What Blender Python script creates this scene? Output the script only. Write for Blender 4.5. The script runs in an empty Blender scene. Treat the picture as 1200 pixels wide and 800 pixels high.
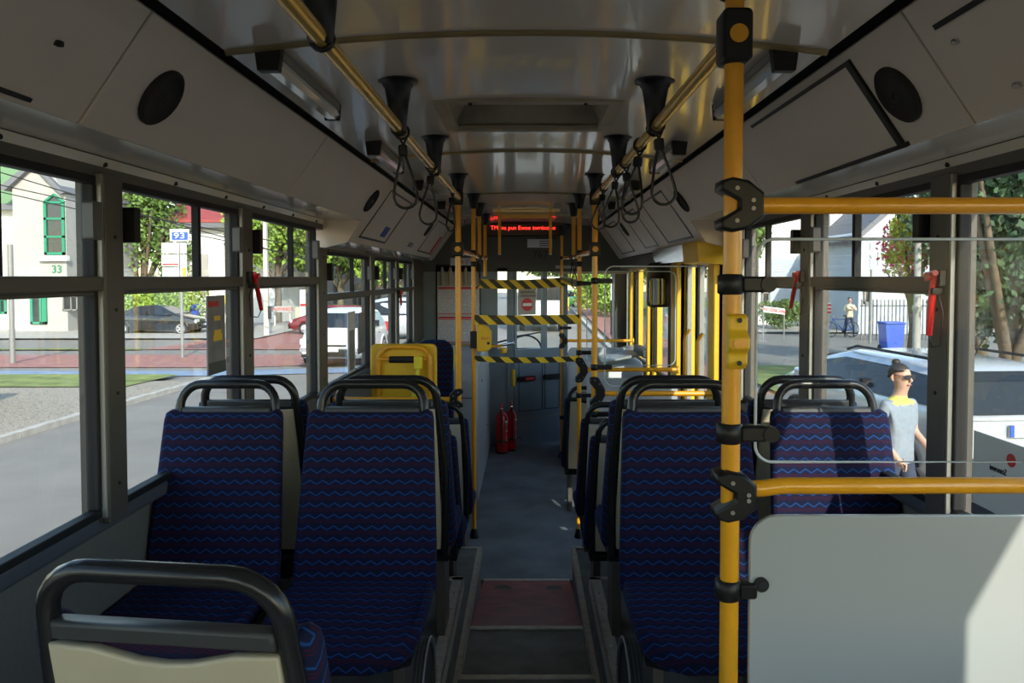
import bpy, math, random
from mathutils import Vector, Matrix
R = math.radians
random.seed(7)
S = bpy.context.scene
COL = S.collection
E = 1.87                                   # eye height over the low floor
PITCH = R(2.0)
# ---------------------------------------------------------------- camera
cam_d = bpy.data.cameras.new('camera'); cam = bpy.data.objects.new('camera', cam_d); COL.objects.link(cam)
cam.location = (0, 0, E); cam.rotation_euler = (R(90) - PITCH, 0, 0)
cam_d.sensor_width = 36; cam_d.lens = 27.0
cam_d.shift_x = -17 / 1200; cam_d.shift_y = -44 / 1200
cam_d.clip_start = 0.05; cam_d.clip_end = 600
S.camera = cam
# ---------------------------------------------------------------- sky and sun
SUN_EL = R(29); SUN_DIR = Vector((-0.31, 1.0, -math.tan(SUN_EL) * 1.05)).normalized()   # direction the light travels
w = bpy.data.worlds.new('sky'); S.world = w; w.use_nodes = True
nt = w.node_tree; nt.nodes.clear()
sky = nt.nodes.new('ShaderNodeTexSky'); sky.sky_type = 'NISHITA'; sky.sun_disc = False
sky.sun_elevation = R(30); sky.sun_rotation = math.atan2(-SUN_DIR.x, -SUN_DIR.y)
sky.air_density = 1.1; sky.dust_density = 0.6; sky.ozone_density = 1.0
bg = nt.nodes.new('ShaderNodeBackground'); bg.inputs['Strength'].default_value = 0.24
wo = nt.nodes.new('ShaderNodeOutputWorld')
nt.links.new(sky.outputs[0], bg.inputs[0]); nt.links.new(bg.outputs[0], wo.inputs[0])
sd = bpy.data.lights.new('sun', 'SUN'); sd.energy = 3.6; sd.angle = R(0.6); sd.color = (1.0, 0.93, 0.82)
so = bpy.data.objects.new('sun', sd); COL.objects.link(so); so.location = (8, -20, 14)
so.rotation_euler = SUN_DIR.to_track_quat('-Z', 'Y').to_euler()
S.view_settings.view_transform = 'Standard'; S.view_settings.look = 'None'
S.view_settings.gamma = 1.0; S.view_settings.use_curve_mapping = False
S.view_settings.exposure = 1.0
S.cycles.transparent_max_bounces = 24
S.cycles.caustics_reflective = False; S.cycles.caustics_refractive = False

# ---------------------------------------------------------------- materials
MAT = {}
def mat(name, col, rough=0.5, metal=0.0, spec=0.5, coat=0.0, noise=0.0, nscale=20.0, bump=0.0, emit=None, es=0.0, coords='Object'):
    m = bpy.data.materials.new(name); m.use_nodes = True
    t = m.node_tree; b = t.nodes['Principled BSDF']
    b.inputs['Base Color'].default_value = (*col, 1); b.inputs['Roughness'].default_value = rough
    b.inputs['Metallic'].default_value = metal; b.inputs['Specular IOR Level'].default_value = spec
    b.inputs['Coat Weight'].default_value = coat; b.inputs['Coat Roughness'].default_value = 0.05
    if emit: b.inputs['Emission Color'].default_value = (*emit, 1); b.inputs['Emission Strength'].default_value = es
    if noise or bump:
        tc = t.nodes.new('ShaderNodeTexCoord'); n = t.nodes.new('ShaderNodeTexNoise')
        n.inputs['Scale'].default_value = nscale; n.inputs['Detail'].default_value = 6
        t.links.new(tc.outputs[coords], n.inputs['Vector'])
        if noise:
            r = t.nodes.new('ShaderNodeValToRGB')
            r.color_ramp.elements[0].position = 0.3; r.color_ramp.elements[1].position = 0.7
            r.color_ramp.elements[0].color = (*[max(0, c * (1 - noise)) for c in col], 1)
            r.color_ramp.elements[1].color = (*[min(1, c * (1 + noise)) for c in col], 1)
            t.links.new(n.outputs['Fac'], r.inputs[0]); t.links.new(r.outputs[0], b.inputs['Base Color'])
        if bump:
            bp = t.nodes.new('ShaderNodeBump'); bp.inputs['Strength'].default_value = bump; bp.inputs['Distance'].default_value = 0.01
            t.links.new(n.outputs['Fac'], bp.inputs['Height']); t.links.new(bp.outputs[0], b.inputs['Normal'])
    MAT[name] = m
    return m
def glass(name, tint=(0.93, 0.96, 0.95), refl=0.06, rough=0.02, haze=0.0):
    m = bpy.data.materials.new(name); m.use_nodes = True; t = m.node_tree; t.nodes.clear()
    o = t.nodes.new('ShaderNodeOutputMaterial'); tr = t.nodes.new('ShaderNodeBsdfTransparent'); gl = t.nodes.new('ShaderNodeBsdfGlossy')
    tr.inputs[0].default_value = (*tint, 1); gl.inputs['Roughness'].default_value = rough
    lw = t.nodes.new('ShaderNodeLayerWeight'); lw.inputs[0].default_value = 0.25
    mr = t.nodes.new('ShaderNodeMapRange'); mr.inputs[3].default_value = refl * 0.5; mr.inputs[4].default_value = refl * 5
    t.links.new(lw.outputs['Facing'], mr.inputs[0])
    mx = t.nodes.new('ShaderNodeMixShader'); t.links.new(mr.outputs[0], mx.inputs[0])
    t.links.new(tr.outputs[0], mx.inputs[1]); t.links.new(gl.outputs[0], mx.inputs[2])
    out = mx
    if haze:
        df = t.nodes.new('ShaderNodeBsdfDiffuse'); df.inputs[0].default_value = (0.8, 0.8, 0.78, 1)
        m2 = t.nodes.new('ShaderNodeMixShader'); m2.inputs[0].default_value = haze
        t.links.new(mx.outputs[0], m2.inputs[1]); t.links.new(df.outputs[0], m2.inputs[2]); out = m2
    t.links.new(out.outputs[0], o.inputs[0]); MAT[name] = m
    return m
mat('ceiling', (0.76, 0.66, 0.57), 0.16, spec=0.7, coat=0.5, noise=0.03, nscale=2)
mat('cove', (0.72, 0.63, 0.54), 0.42, noise=0.04, nscale=3)
mat('cove_lip', (0.74, 0.69, 0.60), 0.16, coat=0.4)
mat('seam', (0.02, 0.02, 0.02), 0.8)
mat('post', (0.085, 0.077, 0.066), 0.45, noise=0.08, nscale=9)
mat('alu', (0.27, 0.27, 0.255), 0.4, metal=0.3)
mat('latch_grey', (0.10, 0.10, 0.10), 0.4)
mat('rubber', (0.014, 0.014, 0.015), 0.6, spec=0.3)
mat('black', (0.010, 0.010, 0.011), 0.38, spec=0.3)
mat('tube_black', (0.014, 0.015, 0.017), 0.25, spec=0.45)
mat('sidewall', (0.16, 0.15, 0.135), 0.6, noise=0.06, nscale=60, bump=0.1)
mat('sill', (0.085, 0.095, 0.115), 0.35)
mat('yellow', (0.80, 0.36, 0.012), 0.3, coat=0.3, noise=0.04, nscale=30)
mat('yellow_plastic', (0.82, 0.50, 0.02), 0.4, noise=0.04, nscale=30)
mat('lemon', (0.80, 0.66, 0.03), 0.4)
mat('brass', (0.78, 0.50, 0.11), 0.22, metal=0.6)
mat('hatch', (0.36, 0.30, 0.22), 0.45, noise=0.15, nscale=9)
mat('brass_trim', (0.62, 0.47, 0.22), 0.3, metal=0.6)
mat('beige', (0.55, 0.48, 0.34), 0.5, noise=0.04, nscale=14)
mat('greystrip', (0.045, 0.048, 0.052), 0.5)
mat('floor_blue', (0.16, 0.195, 0.235), 0.5, noise=0.3, nscale=3.5, bump=0.12)
mat('floor_dark', (0.20, 0.205, 0.20), 0.6, noise=0.25, nscale=8, bump=0.12)
mat('floor_red', (0.36, 0.07, 0.06), 0.5, noise=0.3, nscale=9, bump=0.1)
mat('worn', (0.13, 0.11, 0.10), 0.55, noise=0.2, nscale=30)
mat('nosing', (0.62, 0.58, 0.50), 0.4, metal=0.3, noise=0.15, nscale=30)
mat('bulk', (0.17, 0.22, 0.27), 0.42, noise=0.1, nscale=5)
mat('bulk_dark', (0.05, 0.06, 0.066), 0.45, noise=0.08, nscale=5)
mat('grey_box', (0.36, 0.39, 0.42), 0.4, noise=0.05, nscale=8)
mat('panel_white', (0.40, 0.42, 0.42), 0.22, coat=0.2)
mat('led_dark', (0.035, 0.002, 0.004), 0.3)
mat('led_red', (0.6, 0.01, 0.01), 0.5, emit=(1, 0.03, 0.02), es=1.7)
mat('red_plastic', (0.62, 0.015, 0.02), 0.3, coat=0.3)
mat('ext_red', (0.42, 0.008, 0.015), 0.22, coat=0.4)
mat('white', (0.78, 0.78, 0.76), 0.5)
mat('paper', (0.62, 0.64, 0.70), 0.6)
mat('leaflet_grey', (0.22, 0.21, 0.23), 0.6, noise=0.25, nscale=14)
mat('ink', (0.02, 0.02, 0.025), 0.6)
mat('ink_dim', (0.012, 0.014, 0.014), 0.6)
mat('ink_red', (0.55, 0.03, 0.04), 0.6)
mat('ink_blue', (0.03, 0.10, 0.45), 0.6)
mat('lamp_glass', (0.55, 0.55, 0.52), 0.12, coat=0.6)
mat('chrome', (0.6, 0.6, 0.6), 0.15, metal=1.0)
mat('speaker', (0.015, 0.013, 0.011), 0.8, noise=0.4, nscale=300)
glass('window_glass', (0.93, 0.95, 0.93), 0.05)
glass('dim_glass', (0.72, 0.78, 0.76), 0.08)
glass('plexi', (0.93, 0.94, 0.94), 0.004)
mat('plexi_edge', (0.55, 0.62, 0.68), 0.2)
mat('mirror', (0.8, 0.8, 0.8), 0.02, metal=1.0)
# outside
mat('asphalt', (0.235, 0.215, 0.185), 0.85, noise=0.10, nscale=1.3, bump=0.3)
mat('sidewalk', (0.42, 0.39, 0.34), 0.9, noise=0.15, nscale=4)
mat('kerb', (0.45, 0.42, 0.37), 0.85, noise=0.15, nscale=6)
mat('redpave', (0.36, 0.16, 0.13), 0.85, noise=0.18, nscale=3)
mat('bluepave', (0.22, 0.29, 0.40), 0.8, noise=0.15, nscale=3)
mat('grass', (0.20, 0.24, 0.06), 0.9, noise=0.4, nscale=2, bump=0.5)
mat('plaster_white', (0.80, 0.79, 0.76), 0.85, noise=0.03, nscale=2)
mat('plaster_grey', (0.40, 0.385, 0.36), 0.85, noise=0.05, nscale=2)
mat('roof_red', (0.33, 0.065, 0.06), 0.6, noise=0.1, nscale=3)
mat('roof_green', (0.16, 0.27, 0.13), 0.6)
mat('roof_grey', (0.15, 0.155, 0.17), 0.7)
mat('green_paint', (0.02, 0.24, 0.13), 0.45)
mat('dark_glass', (0.03, 0.035, 0.04), 0.08, spec=0.8)
mat('car_glass', (0.02, 0.026, 0.034), 0.12, spec=0.25)
mat('tyre', (0.02, 0.02, 0.02), 0.8)
mat('rim', (0.55, 0.55, 0.55), 0.3, metal=0.6)
mat('car_black', (0.012, 0.014, 0.018), 0.2, coat=0.8)
mat('car_white', (0.60, 0.60, 0.60), 0.35, coat=0.3)
mat('car_silver', (0.62, 0.64, 0.67), 0.25, metal=0.35, coat=0.7)
mat('car_red', (0.20, 0.010, 0.018), 0.22, coat=0.8)
mat('car_green', (0.12, 0.48, 0.22), 0.25, coat=0.7)
mat('car_grey', (0.25, 0.28, 0.32), 0.25, coat=0.7)
mat('headlight', (0.7, 0.72, 0.75), 0.1, coat=0.5)
mat('taillight', (0.55, 0.01, 0.015), 0.15, coat=0.5)
mat('bark', (0.13, 0.10, 0.07), 0.9, noise=0.3, nscale=6)
mat('leaf_a', (0.11, 0.19, 0.035), 0.6, noise=0.5, nscale=0.9)
mat('leaf_b', (0.22, 0.34, 0.05), 0.6, noise=0.5, nscale=0.9)
mat('leaf_c', (0.06, 0.115, 0.05), 0.6, noise=0.5, nscale=0.9)
mat('leaf_y', (0.42, 0.44, 0.05), 0.6, noise=0.4, nscale=1.5)
mat('flower', (0.65, 0.06, 0.12), 0.6)
mat('concrete', (0.50, 0.48, 0.43), 0.9, noise=0.1, nscale=4)
mat('bin_blue', (0.03, 0.10, 0.50), 0.45)
mat('skin', (0.60, 0.36, 0.26), 0.55)
mat('lips', (0.36, 0.13, 0.11), 0.5)
mat('hair', (0.03, 0.022, 0.018), 0.6)
mat('shirt_grey', (0.27, 0.31, 0.36), 0.85, noise=0.1, nscale=25)
mat('yellow_collar', (0.70, 0.68, 0.15), 0.8)
mat('shirt_cream', (0.68, 0.60, 0.42), 0.85)
mat('trousers', (0.035, 0.045, 0.075), 0.85)
mat('shutter', (0.50, 0.56, 0.62), 0.7)

def nodes_new(m):
    t = m.node_tree
    def N(typ, **k):
        n = t.nodes.new(typ)
        for a, v in k.items(): setattr(n, a, v)
        return n
    def math_(op, a, b=None, c=None):
        n = N('ShaderNodeMath', operation=op)
        for i, x in enumerate((a, b, c)):
            if x is None: continue
            if isinstance(x, (int, float)): n.inputs[i].default_value = x
            else: t.links.new(x, n.inputs[i])
        return n.outputs[0]
    return t, N, math_
def fabric():
    m = mat('fabric', (0.01, 0.015, 0.06), 0.85, spec=0.2); t, N, M = nodes_new(m); b = t.nodes['Principled BSDF']
    tc = N('ShaderNodeTexCoord'); sp = N('ShaderNodeSeparateXYZ'); t.links.new(tc.outputs['Object'], sp.inputs[0])
    x, y, z = sp.outputs
    v = M('SUBTRACT', z, y)
    def zig(u, wave, amp): return M('MULTIPLY', M('ABSOLUTE', M('SUBTRACT', M('FRACT', M('DIVIDE', u, wave)), 0.5)), amp * 2)
    def line(vv, period, off, width):
        f = M('FRACT', M('ADD', M('DIVIDE', vv, period), off)); d = M('ABSOLUTE', M('SUBTRACT', f, 0.5))
        return M('SUBTRACT', 1.0, M('SMOOTH_MIN', M('DIVIDE', d, width), 1.0, 0.1))
    blue = line(M('ADD', v, zig(x, 0.041, 0.015)), 0.0425, 0.0, 0.085)
    blue2 = line(M('ADD', v, zig(x, 0.041, 0.006)), 0.0425, 0.18, 0.05)
    xs = M('ADD', x, 0.0205)
    redl = line(M('ADD', v, zig(xs, 0.0205, 0.007)), 0.0425, 0.42, 0.06)
    redl2 = line(M('ADD', v, zig(x, 0.0205, 0.007)), 0.0425, 0.60, 0.06)
    def mixc(fac, ca, cb):
        n = N('ShaderNodeMix', data_type='RGBA'); t.links.new(fac, n.inputs[0])
        if isinstance(ca, tuple): n.inputs[6].default_value = (*ca, 1)
        else: t.links.new(ca, n.inputs[6])
        n.inputs[7].default_value = (*cb, 1); return n.outputs[2]
    c = mixc(M('MAXIMUM', redl, redl2), (0.006, 0.009, 0.036), (0.055, 0.006, 0.018))
    c = mixc(M('MULTIPLY', blue2, 0.35), c, (0.009, 0.028, 0.11))
    c = mixc(blue, c, (0.012, 0.07, 0.26))
    t.links.new(c, b.inputs['Base Color'])
    n = N('ShaderNodeTexNoise'); n.inputs['Scale'].default_value = 500; t.links.new(tc.outputs['Object'], n.inputs['Vector'])
    bp = N('ShaderNodeBump'); bp.inputs['Strength'].default_value = 0.25; bp.inputs['Distance'].default_value = 0.002
    t.links.new(n.outputs['Fac'], bp.inputs['Height']); t.links.new(bp.outputs[0], b.inputs['Normal'])
    b.inputs['Sheen Weight'].default_value = 0.05; b.inputs['Sheen Tint'].default_value = (0.2, 0.3, 0.9, 1)
fabric()
def stripes(name, period, c1, c2, axes='xz', slope=1.0, rough=0.5, duty=0.5):
    m = mat(name, c1, rough); t, N, M = nodes_new(m); b = t.nodes['Principled BSDF']
    tc = N('ShaderNodeTexCoord'); sp = N('ShaderNodeSeparateXYZ'); t.links.new(tc.outputs['Object'], sp.inputs[0])
    o = dict(zip('xyz', sp.outputs))
    u = M('ADD', o[axes[0]], M('MULTIPLY', o[axes[1]], slope)) if len(axes) > 1 else o[axes[0]]
    f = M('GREATER_THAN', M('FRACT', M('DIVIDE', u, period)), duty)
    n = N('ShaderNodeMix', data_type='RGBA'); t.links.new(f, n.inputs[0])
    n.inputs[6].default_value = (*c1, 1); n.inputs[7].default_value = (*c2, 1); t.links.new(n.outputs[2], b.inputs['Base Color'])
stripes('hazard', 0.125, (0.012, 0.012, 0.012), (0.80, 0.55, 0.02), 'xz', 1.1, 0.35)
stripes('ribbed', 0.012, (0.09, 0.09, 0.09), (0.04, 0.04, 0.04), 'xy', 0.0, 0.4)
stripes('siding', 0.22, (0.56, 0.60, 0.64), (0.46, 0.50, 0.55), 'z', 0, 0.8, duty=0.12)
def cobble():
    m = mat('cobble', (0.34, 0.30, 0.24), 0.9); t, N, M = nodes_new(m); b = t.nodes['Principled BSDF']
    tc = N('ShaderNodeTexCoord'); v = N('ShaderNodeTexVoronoi', feature='DISTANCE_TO_EDGE'); v.inputs['Scale'].default_value = 15
    t.links.new(tc.outputs['Object'], v.inputs['Vector']); r = N('ShaderNodeValToRGB')
    r.color_ramp.elements[0].position = 0.0; r.color_ramp.elements[0].color = (0.14, 0.13, 0.11, 1)
    r.color_ramp.elements[1].position = 0.12; r.color_ramp.elements[1].color = (0.40, 0.345, 0.26, 1)
    t.links.new(v.outputs['Distance'], r.inputs[0]); t.links.new(r.outputs[0], b.inputs['Base Color'])
cobble()
def printed(name, base, inkc, axes, period, thr=0.5, area=None):          # rows of unreadably small print
    m = mat(name, base, 0.6); t, N, M = nodes_new(m); b = t.nodes['Principled BSDF']
    tc = N('ShaderNodeTexCoord'); sp = N('ShaderNodeSeparateXYZ'); t.links.new(tc.outputs['Object'], sp.inputs[0])
    o = dict(zip('xyz', sp.outputs)); u, v = o[axes[0]], o[axes[1]]
    row = M('FLOOR', M('DIVIDE', v, period)); inrow = M('LESS_THAN', M('FRACT', M('DIVIDE', v, period)), 0.45)
    cb = N('ShaderNodeCombineXYZ'); t.links.new(M('MULTIPLY', u, 2.2 / period), cb.inputs[0]); t.links.new(M('MULTIPLY', row, 7.3), cb.inputs[1])
    n = N('ShaderNodeTexNoise'); n.inputs['Scale'].default_value = 0.6; t.links.new(cb.outputs[0], n.inputs['Vector'])
    f = M('MULTIPLY', inrow, M('GREATER_THAN', n.outputs['Fac'], thr))
    mx = N('ShaderNodeMix', data_type='RGBA'); t.links.new(f, mx.inputs[0]); mx.inputs[6].default_value = (*base, 1); mx.inputs[7].default_value = (*inkc, 1)
    t.links.new(mx.outputs[2], b.inputs['Base Color'])
printed('print_xz', (0.62, 0.64, 0.70), (0.30, 0.32, 0.38), 'xz', 0.016, 0.42)
printed('print_yz', (0.50, 0.50, 0.56), (0.12, 0.12, 0.16), 'yz', 0.014, 0.45)

# ---------------------------------------------------------------- mesh builder
BASE = {}                                    # object name -> world position its mesh data is measured from
class MB:
    def __init__(s): s.v = []; s.f = []; s.sm = []
    def add(s, vs, fs, smooth=False):
        n = len(s.v); s.v += [tuple(p) for p in vs]; s.f += [tuple(n + i for i in f) for f in fs]; s.sm += [smooth] * len(fs); return s
    def box(s, x0, x1, y0, y1, z0, z1):
        x0, x1 = min(x0, x1), max(x0, x1); y0, y1 = min(y0, y1), max(y0, y1); z0, z1 = min(z0, z1), max(z0, z1)
        v = [(x, y, z) for x in (x0, x1) for y in (y0, y1) for z in (z0, z1)]
        return s.add(v, [(0, 1, 3, 2), (4, 6, 7, 5), (0, 4, 5, 1), (2, 3, 7, 6), (0, 2, 6, 4), (1, 5, 7, 3)])
    def obox(s, c, sx, sy, sz, M):
        n0 = len(s.v); s.box(-sx / 2, sx / 2, -sy / 2, sy / 2, -sz / 2, sz / 2)
        for i in range(n0, len(s.v)): s.v[i] = tuple(Vector(c) + M @ Vector(s.v[i]))
        return s
    def quad(s, a, b, c, d): return s.add([a, b, c, d], [(0, 1, 2, 3)])
    def tube(s, pts, r, seg=10, closed=False, caps=True, squash=1.0):
        pts = [Vector(p) for p in pts]; n = len(pts); rs = r if isinstance(r, (list, tuple)) else [r] * n
        vs = []; up = None
        for i, p in enumerate(pts):
            a = pts[i - 1] if (i > 0 or closed) else p; b = pts[(i + 1) % n] if (i < n - 1 or closed) else p
            t = (b - a).normalized()
            if up is None:
                up = Vector((0, 0, 1)) if abs(t.z) < 0.9 else Vector((0, 1, 0))
            u = (up - t * up.dot(t))
            if u.length < 1e-4: u = Vector((1, 0, 0)) - t * t.x
            u.normalize(); w_ = t.cross(u); up = u
            for k in range(seg):
                an = 2 * math.pi * k / seg; vs.append(p + (u * math.cos(an) * squash + w_ * math.sin(an)) * rs[i])
        fs = []
        for i in range(n if closed else n - 1):
            j = (i + 1) % n
            for k in range(seg): fs.append((i * seg + k, i * seg + (k + 1) % seg, j * seg + (k + 1) % seg, j * seg + k))
        s.add(vs, fs, True)
        if caps and not closed: s.add([vs[k] for k in range(seg)], [tuple(range(seg))[::-1]]); s.add([vs[(n - 1) * seg + k] for k in range(seg)], [tuple(range(seg))])
        return s
    def lathe(s, prof, c, seg=16, axis='z'):
        vs = []
        for r, h in prof:
            for k in range(seg):
                a = 2 * math.pi * k / seg; p = (r * math.cos(a), r * math.sin(a), h)
                if axis == 'y': p = (p[0], p[2], p[1])
                if axis == 'x': p = (p[2], p[0], p[1])
                vs.append(Vector(c) + Vector(p))
        fs = [(i * seg + k, i * seg + (k + 1) % seg, (i + 1) * seg + (k + 1) % seg, (i + 1) * seg + k) for i in range(len(prof) - 1) for k in range(seg)]
        s.add(vs, fs, True)
        s.add(vs[:seg], [tuple(range(seg))[::-1]]); s.add(vs[-seg:], [tuple(range(seg))])
        return s
    def prism(s, poly, a, b, fn):                # poly of 2D points, fn(p, q, depth) -> xyz
        n = len(poly); vs = [fn(p[0], p[1], a) for p in poly] + [fn(p[0], p[1], b) for p in poly]
        return s.add(vs, [tuple(range(n))[::-1], tuple(range(n, 2 * n))] + [(i, (i + 1) % n, n + (i + 1) % n, n + i) for i in range(n)])
    def slab(s, poly, t, rnd, fn):               # rounded-edge slab, depth 0 (back) to t (front)
        n = len(poly)
        def inset(d):
            out = []
            for i in range(n):
                p0, p, p1 = Vector(poly[i - 1]), Vector(poly[i]), Vector(poly[(i + 1) % n])
                e0 = (p - p0).normalized(); e1 = (p1 - p).normalized(); nn = Vector((-e0.y - e1.y, e0.x + e1.x))
                if nn.length < 1e-5: nn = Vector((-e0.y, e0.x))
                nn.normalize(); out.append(p + nn * d)
            return out
        rings = []
        for dd, h in ((rnd, 0), (rnd * 0.3, rnd * 0.3), (0, rnd), (0, t - rnd), (rnd * 0.3, t - rnd * 0.3), (rnd, t)):
            rings.append([fn(q[0], q[1], h) for q in inset(dd)])
        vs = [p for r_ in rings for p in r_]; fs = []
        for i in range(len(rings) - 1):
            for k in range(n): fs.append((i * n + k, i * n + (k + 1) % n, (i + 1) * n + (k + 1) % n, (i + 1) * n + k))
        s.add(vs, fs, True); m = (len(rings) - 1) * n
        s.add(rings[0], [tuple(range(n))[::-1]], False); s.add(rings[-1], [tuple(range(n))], True)
        return s
    def build(s, name, material, parent=None, loc=None, bevel=0.0):
        base = Vector(loc) if loc is not None else (BASE.get(parent.name, Vector((0, 0, 0))) if parent else Vector((0, 0, 0)))
        me = bpy.data.meshes.new(name); me.from_pydata([tuple(Vector(p) - base) for p in s.v], [], s.f)
        me.polygons.foreach_set('use_smooth', s.sm); me.update()
        import bmesh
        bm = bmesh.new(); bm.from_mesh(me); bmesh.ops.recalc_face_normals(bm, faces=bm.faces); bm.to_mesh(me); bm.free()
        mm = material if isinstance(material, (list, tuple)) else [material]
        for q in mm: me.materials.append(MAT[q])
        o = bpy.data.objects.new(name, me); COL.objects.link(o)
        if parent: o.parent = parent
        elif loc is not None: o.location = loc
        BASE[o.name] = base
        if name.endswith('screws') or name in ('spokes', 'fasteners', 'screws', 'foliage', 'flowers'): o['kind'] = 'stuff'
        if bevel:
            b = o.modifiers.new('bevel', 'BEVEL'); b.width = bevel; b.segments = 2; b.limit_method = 'ANGLE'; b.angle_limit = R(40)
        return o
def tag(o, label=None, cat=None, group=None, kind=None):
    if label: o['label'] = label
    if cat: o['category'] = cat
    if group: o['group'] = group
    if kind: o['kind'] = kind
    return o
def thing(name, label, cat, loc=(0, 0, 0), group=None):
    o = bpy.data.objects.new(name, None); COL.objects.link(o); o.location = loc; o.empty_display_size = 0.1
    BASE[o.name] = Vector(loc); return tag(o, label, cat, group)
def dup(root, loc, rz=0.0, label=None, skip=()):
    r = root.copy(); COL.objects.link(r); r.location = loc; r.rotation_euler = (0, 0, rz)
    if label: r['label'] = label
    def rec(src, dst):
        for ch in list(src.children):
            if ch.name.split('.')[0] in skip: continue
            c = ch.copy(); COL.objects.link(c); c.parent = dst; rec(ch, c)
    rec(root, r)
    return r
def text(name, s, size, material, parent, pos, xdir, ydir, ext=0.0008, align='CENTER', sx=1.0):
    cu = bpy.data.curves.new(name, 'FONT'); cu.body = s; cu.size = size; cu.align_x = align; cu.align_y = 'CENTER'; cu.extrude = ext; cu.resolution_u = 3
    ob = bpy.data.objects.new('tmp_text', cu); COL.objects.link(ob); bpy.context.view_layer.update()
    me = bpy.data.meshes.new_from_object(ob.evaluated_get(bpy.context.evaluated_depsgraph_get()))
    bpy.data.objects.remove(ob); bpy.data.curves.remove(cu)
    X, Y = Vector(xdir).normalized(), Vector(ydir).normalized(); Z = X.cross(Y)
    base = BASE.get(parent.name, Vector((0, 0, 0))) if parent else Vector((0, 0, 0))
    for v in me.vertices: v.co = Vector(pos) + X * v.co.x * sx + Y * v.co.y + Z * v.co.z - base
    me.materials.clear(); me.materials.append(MAT[material]); me.name = name
    o = bpy.data.objects.new(name, me); COL.objects.link(o)
    if parent: o.parent = parent
    BASE[o.name] = base
    return o
def at(px, py, Y):                           # pixel + distance ahead -> world point
    u = (px - 617) / 900; v = (356 - py) / 900; c, s_ = math.cos(PITCH), math.sin(PITCH)
    d = Vector((u, c + v * s_, -s_ + v * c)); d = d / d.y * Y
    return Vector((0, 0, E)) + d
def rrect(x0, x1, y0, y1, r, n=5, corners='1111'):   # rounded rectangle counter-clockwise
    out = []
    for (cx, cy, a0, on) in ((x1 - r, y0 + r, -90, corners[0]), (x1 - r, y1 - r, 0, corners[1]), (x0 + r, y1 - r, 90, corners[2]), (x0 + r, y0 + r, 180, corners[3])):
        if on == '1': out += [(cx + r * math.cos(R(a0 + 90 * k / n)), cy + r * math.sin(R(a0 + 90 * k / n))) for k in range(n + 1)]
        else:
            out.append((x1 if a0 in (-90, 0) else x0, y0 if a0 in (-90, 180) else y1))
    return out
def XZ(x, z, d): return (x, d, z)
def arc_path(x0, x1, z0, z1, r, y=0.0, n=6):   # upside-down U
    pts = [(x0, y, z0)]
    pts += [(x0 + r - r * math.cos(R(90 * k / n)), y, z1 - r + r * math.sin(R(90 * k / n))) for k in range(n + 1)]
    pts += [(x1 - r + r * math.sin(R(90 * k / n)), y, z1 - r + r * math.cos(R(90 * k / n))) for k in range(n + 1)]
    return pts + [(x1, y, z0)]
# ================================================================ BUS SHELL
FRONT = 8.42; NOSE = 10.0; REAR = -2.2
# floor
m = MB(); m.box(-1.2, 1.2, 4.68, NOSE, -0.1, 0.0); fl = tag(m.build('floor', 'floor_blue'), kind='structure')
m = MB(); m.prism([(3.51, 0.24), (4.68, 0.0), (4.68, -0.1), (3.51, -0.1)], -0.265, 0.265, lambda p, q, d: (d, p, q))
rp = m.build('aisle_ramp', 'floor_red', fl)
m = MB()
m.lathe([(0.055, 0.0), (0.055, 0.003)], (-0.14, 4.42, 0.052), 20); m.lathe([(0.05, 0.0), (0.05, 0.003)], (0.16, 4.42, 0.052), 20)
m.build('worn_patch', 'worn', fl)
m = MB(); m.prism([(2.93, 0.30), (3.51, 0.24), (3.51, -0.1), (2.93, -0.1)], -0.265, 0.265, lambda p, q, d: (d, p, q)); m.build('step_tread', 'floor_dark', fl)
m = MB(); m.box(-0.265, 0.265, REAR, 2.93, -0.1, 0.32); m.build('rear_aisle', 'floor_dark', fl)
for s in (-1, 1):
    m = MB(); m.prism([(0.265, -0.1), (0.265, 0.30), (1.2, 0.30), (1.2, -0.1)], 2.6, 4.4, lambda p, q, d: (s * p, d, q)); m.build('low_platform', 'floor_dark', fl)
    m = MB(); m.box(s * 0.30, s * 1.2, REAR, 3.55, 0.0, 0.46); m.build('high_platform', 'floor_dark', fl)
    # aluminium nosings
    m = MB(); m.box(s * 0.262, s * 0.285, 2.5, 4.40, 0.296, 0.306); m.box(s * 0.258, s * 0.265, 2.5, 4.40, 0.265, 0.306)
    m.box(s * 0.262, s * 0.50, 4.385, 4.408, 0.296, 0.306); m.build('platform_nosing', 'nosing', fl)
    m = MB(); m.box(s * 0.296, s * 0.345, REAR, 3.55, 0.458, 0.467); m.box(s * 0.292, s * 0.30, REAR, 3.55, 0.41, 0.467)
    m.box(s * 0.30, s * 1.1, 3.52, 3.557, 0.458, 0.467); m.build('platform_nosing', 'nosing', fl)
    m = MB()
    for k in range(12): m.lathe([(0.005, 0), (0.004, 0.003)], (s * 0.322, 1.6 + k * 0.16, 0.467), 6)
    m.build('nosing_screws', 'chrome', fl)
m = MB(); m.box(-0.265, 0.265, 3.495, 3.525, 0.238, 0.247); m.build('ramp_strip', 'nosing', fl)
m = MB(); m.box(-0.265, 0.265, 4.665, 4.69, -0.01, 0.006); m.build('ramp_strip', 'nosing', fl)
m = MB(); m.box(-0.265, 0.265, 2.91, 2.935, 0.30, 0.326); m.build('ramp_strip', 'nosing', fl)
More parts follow.
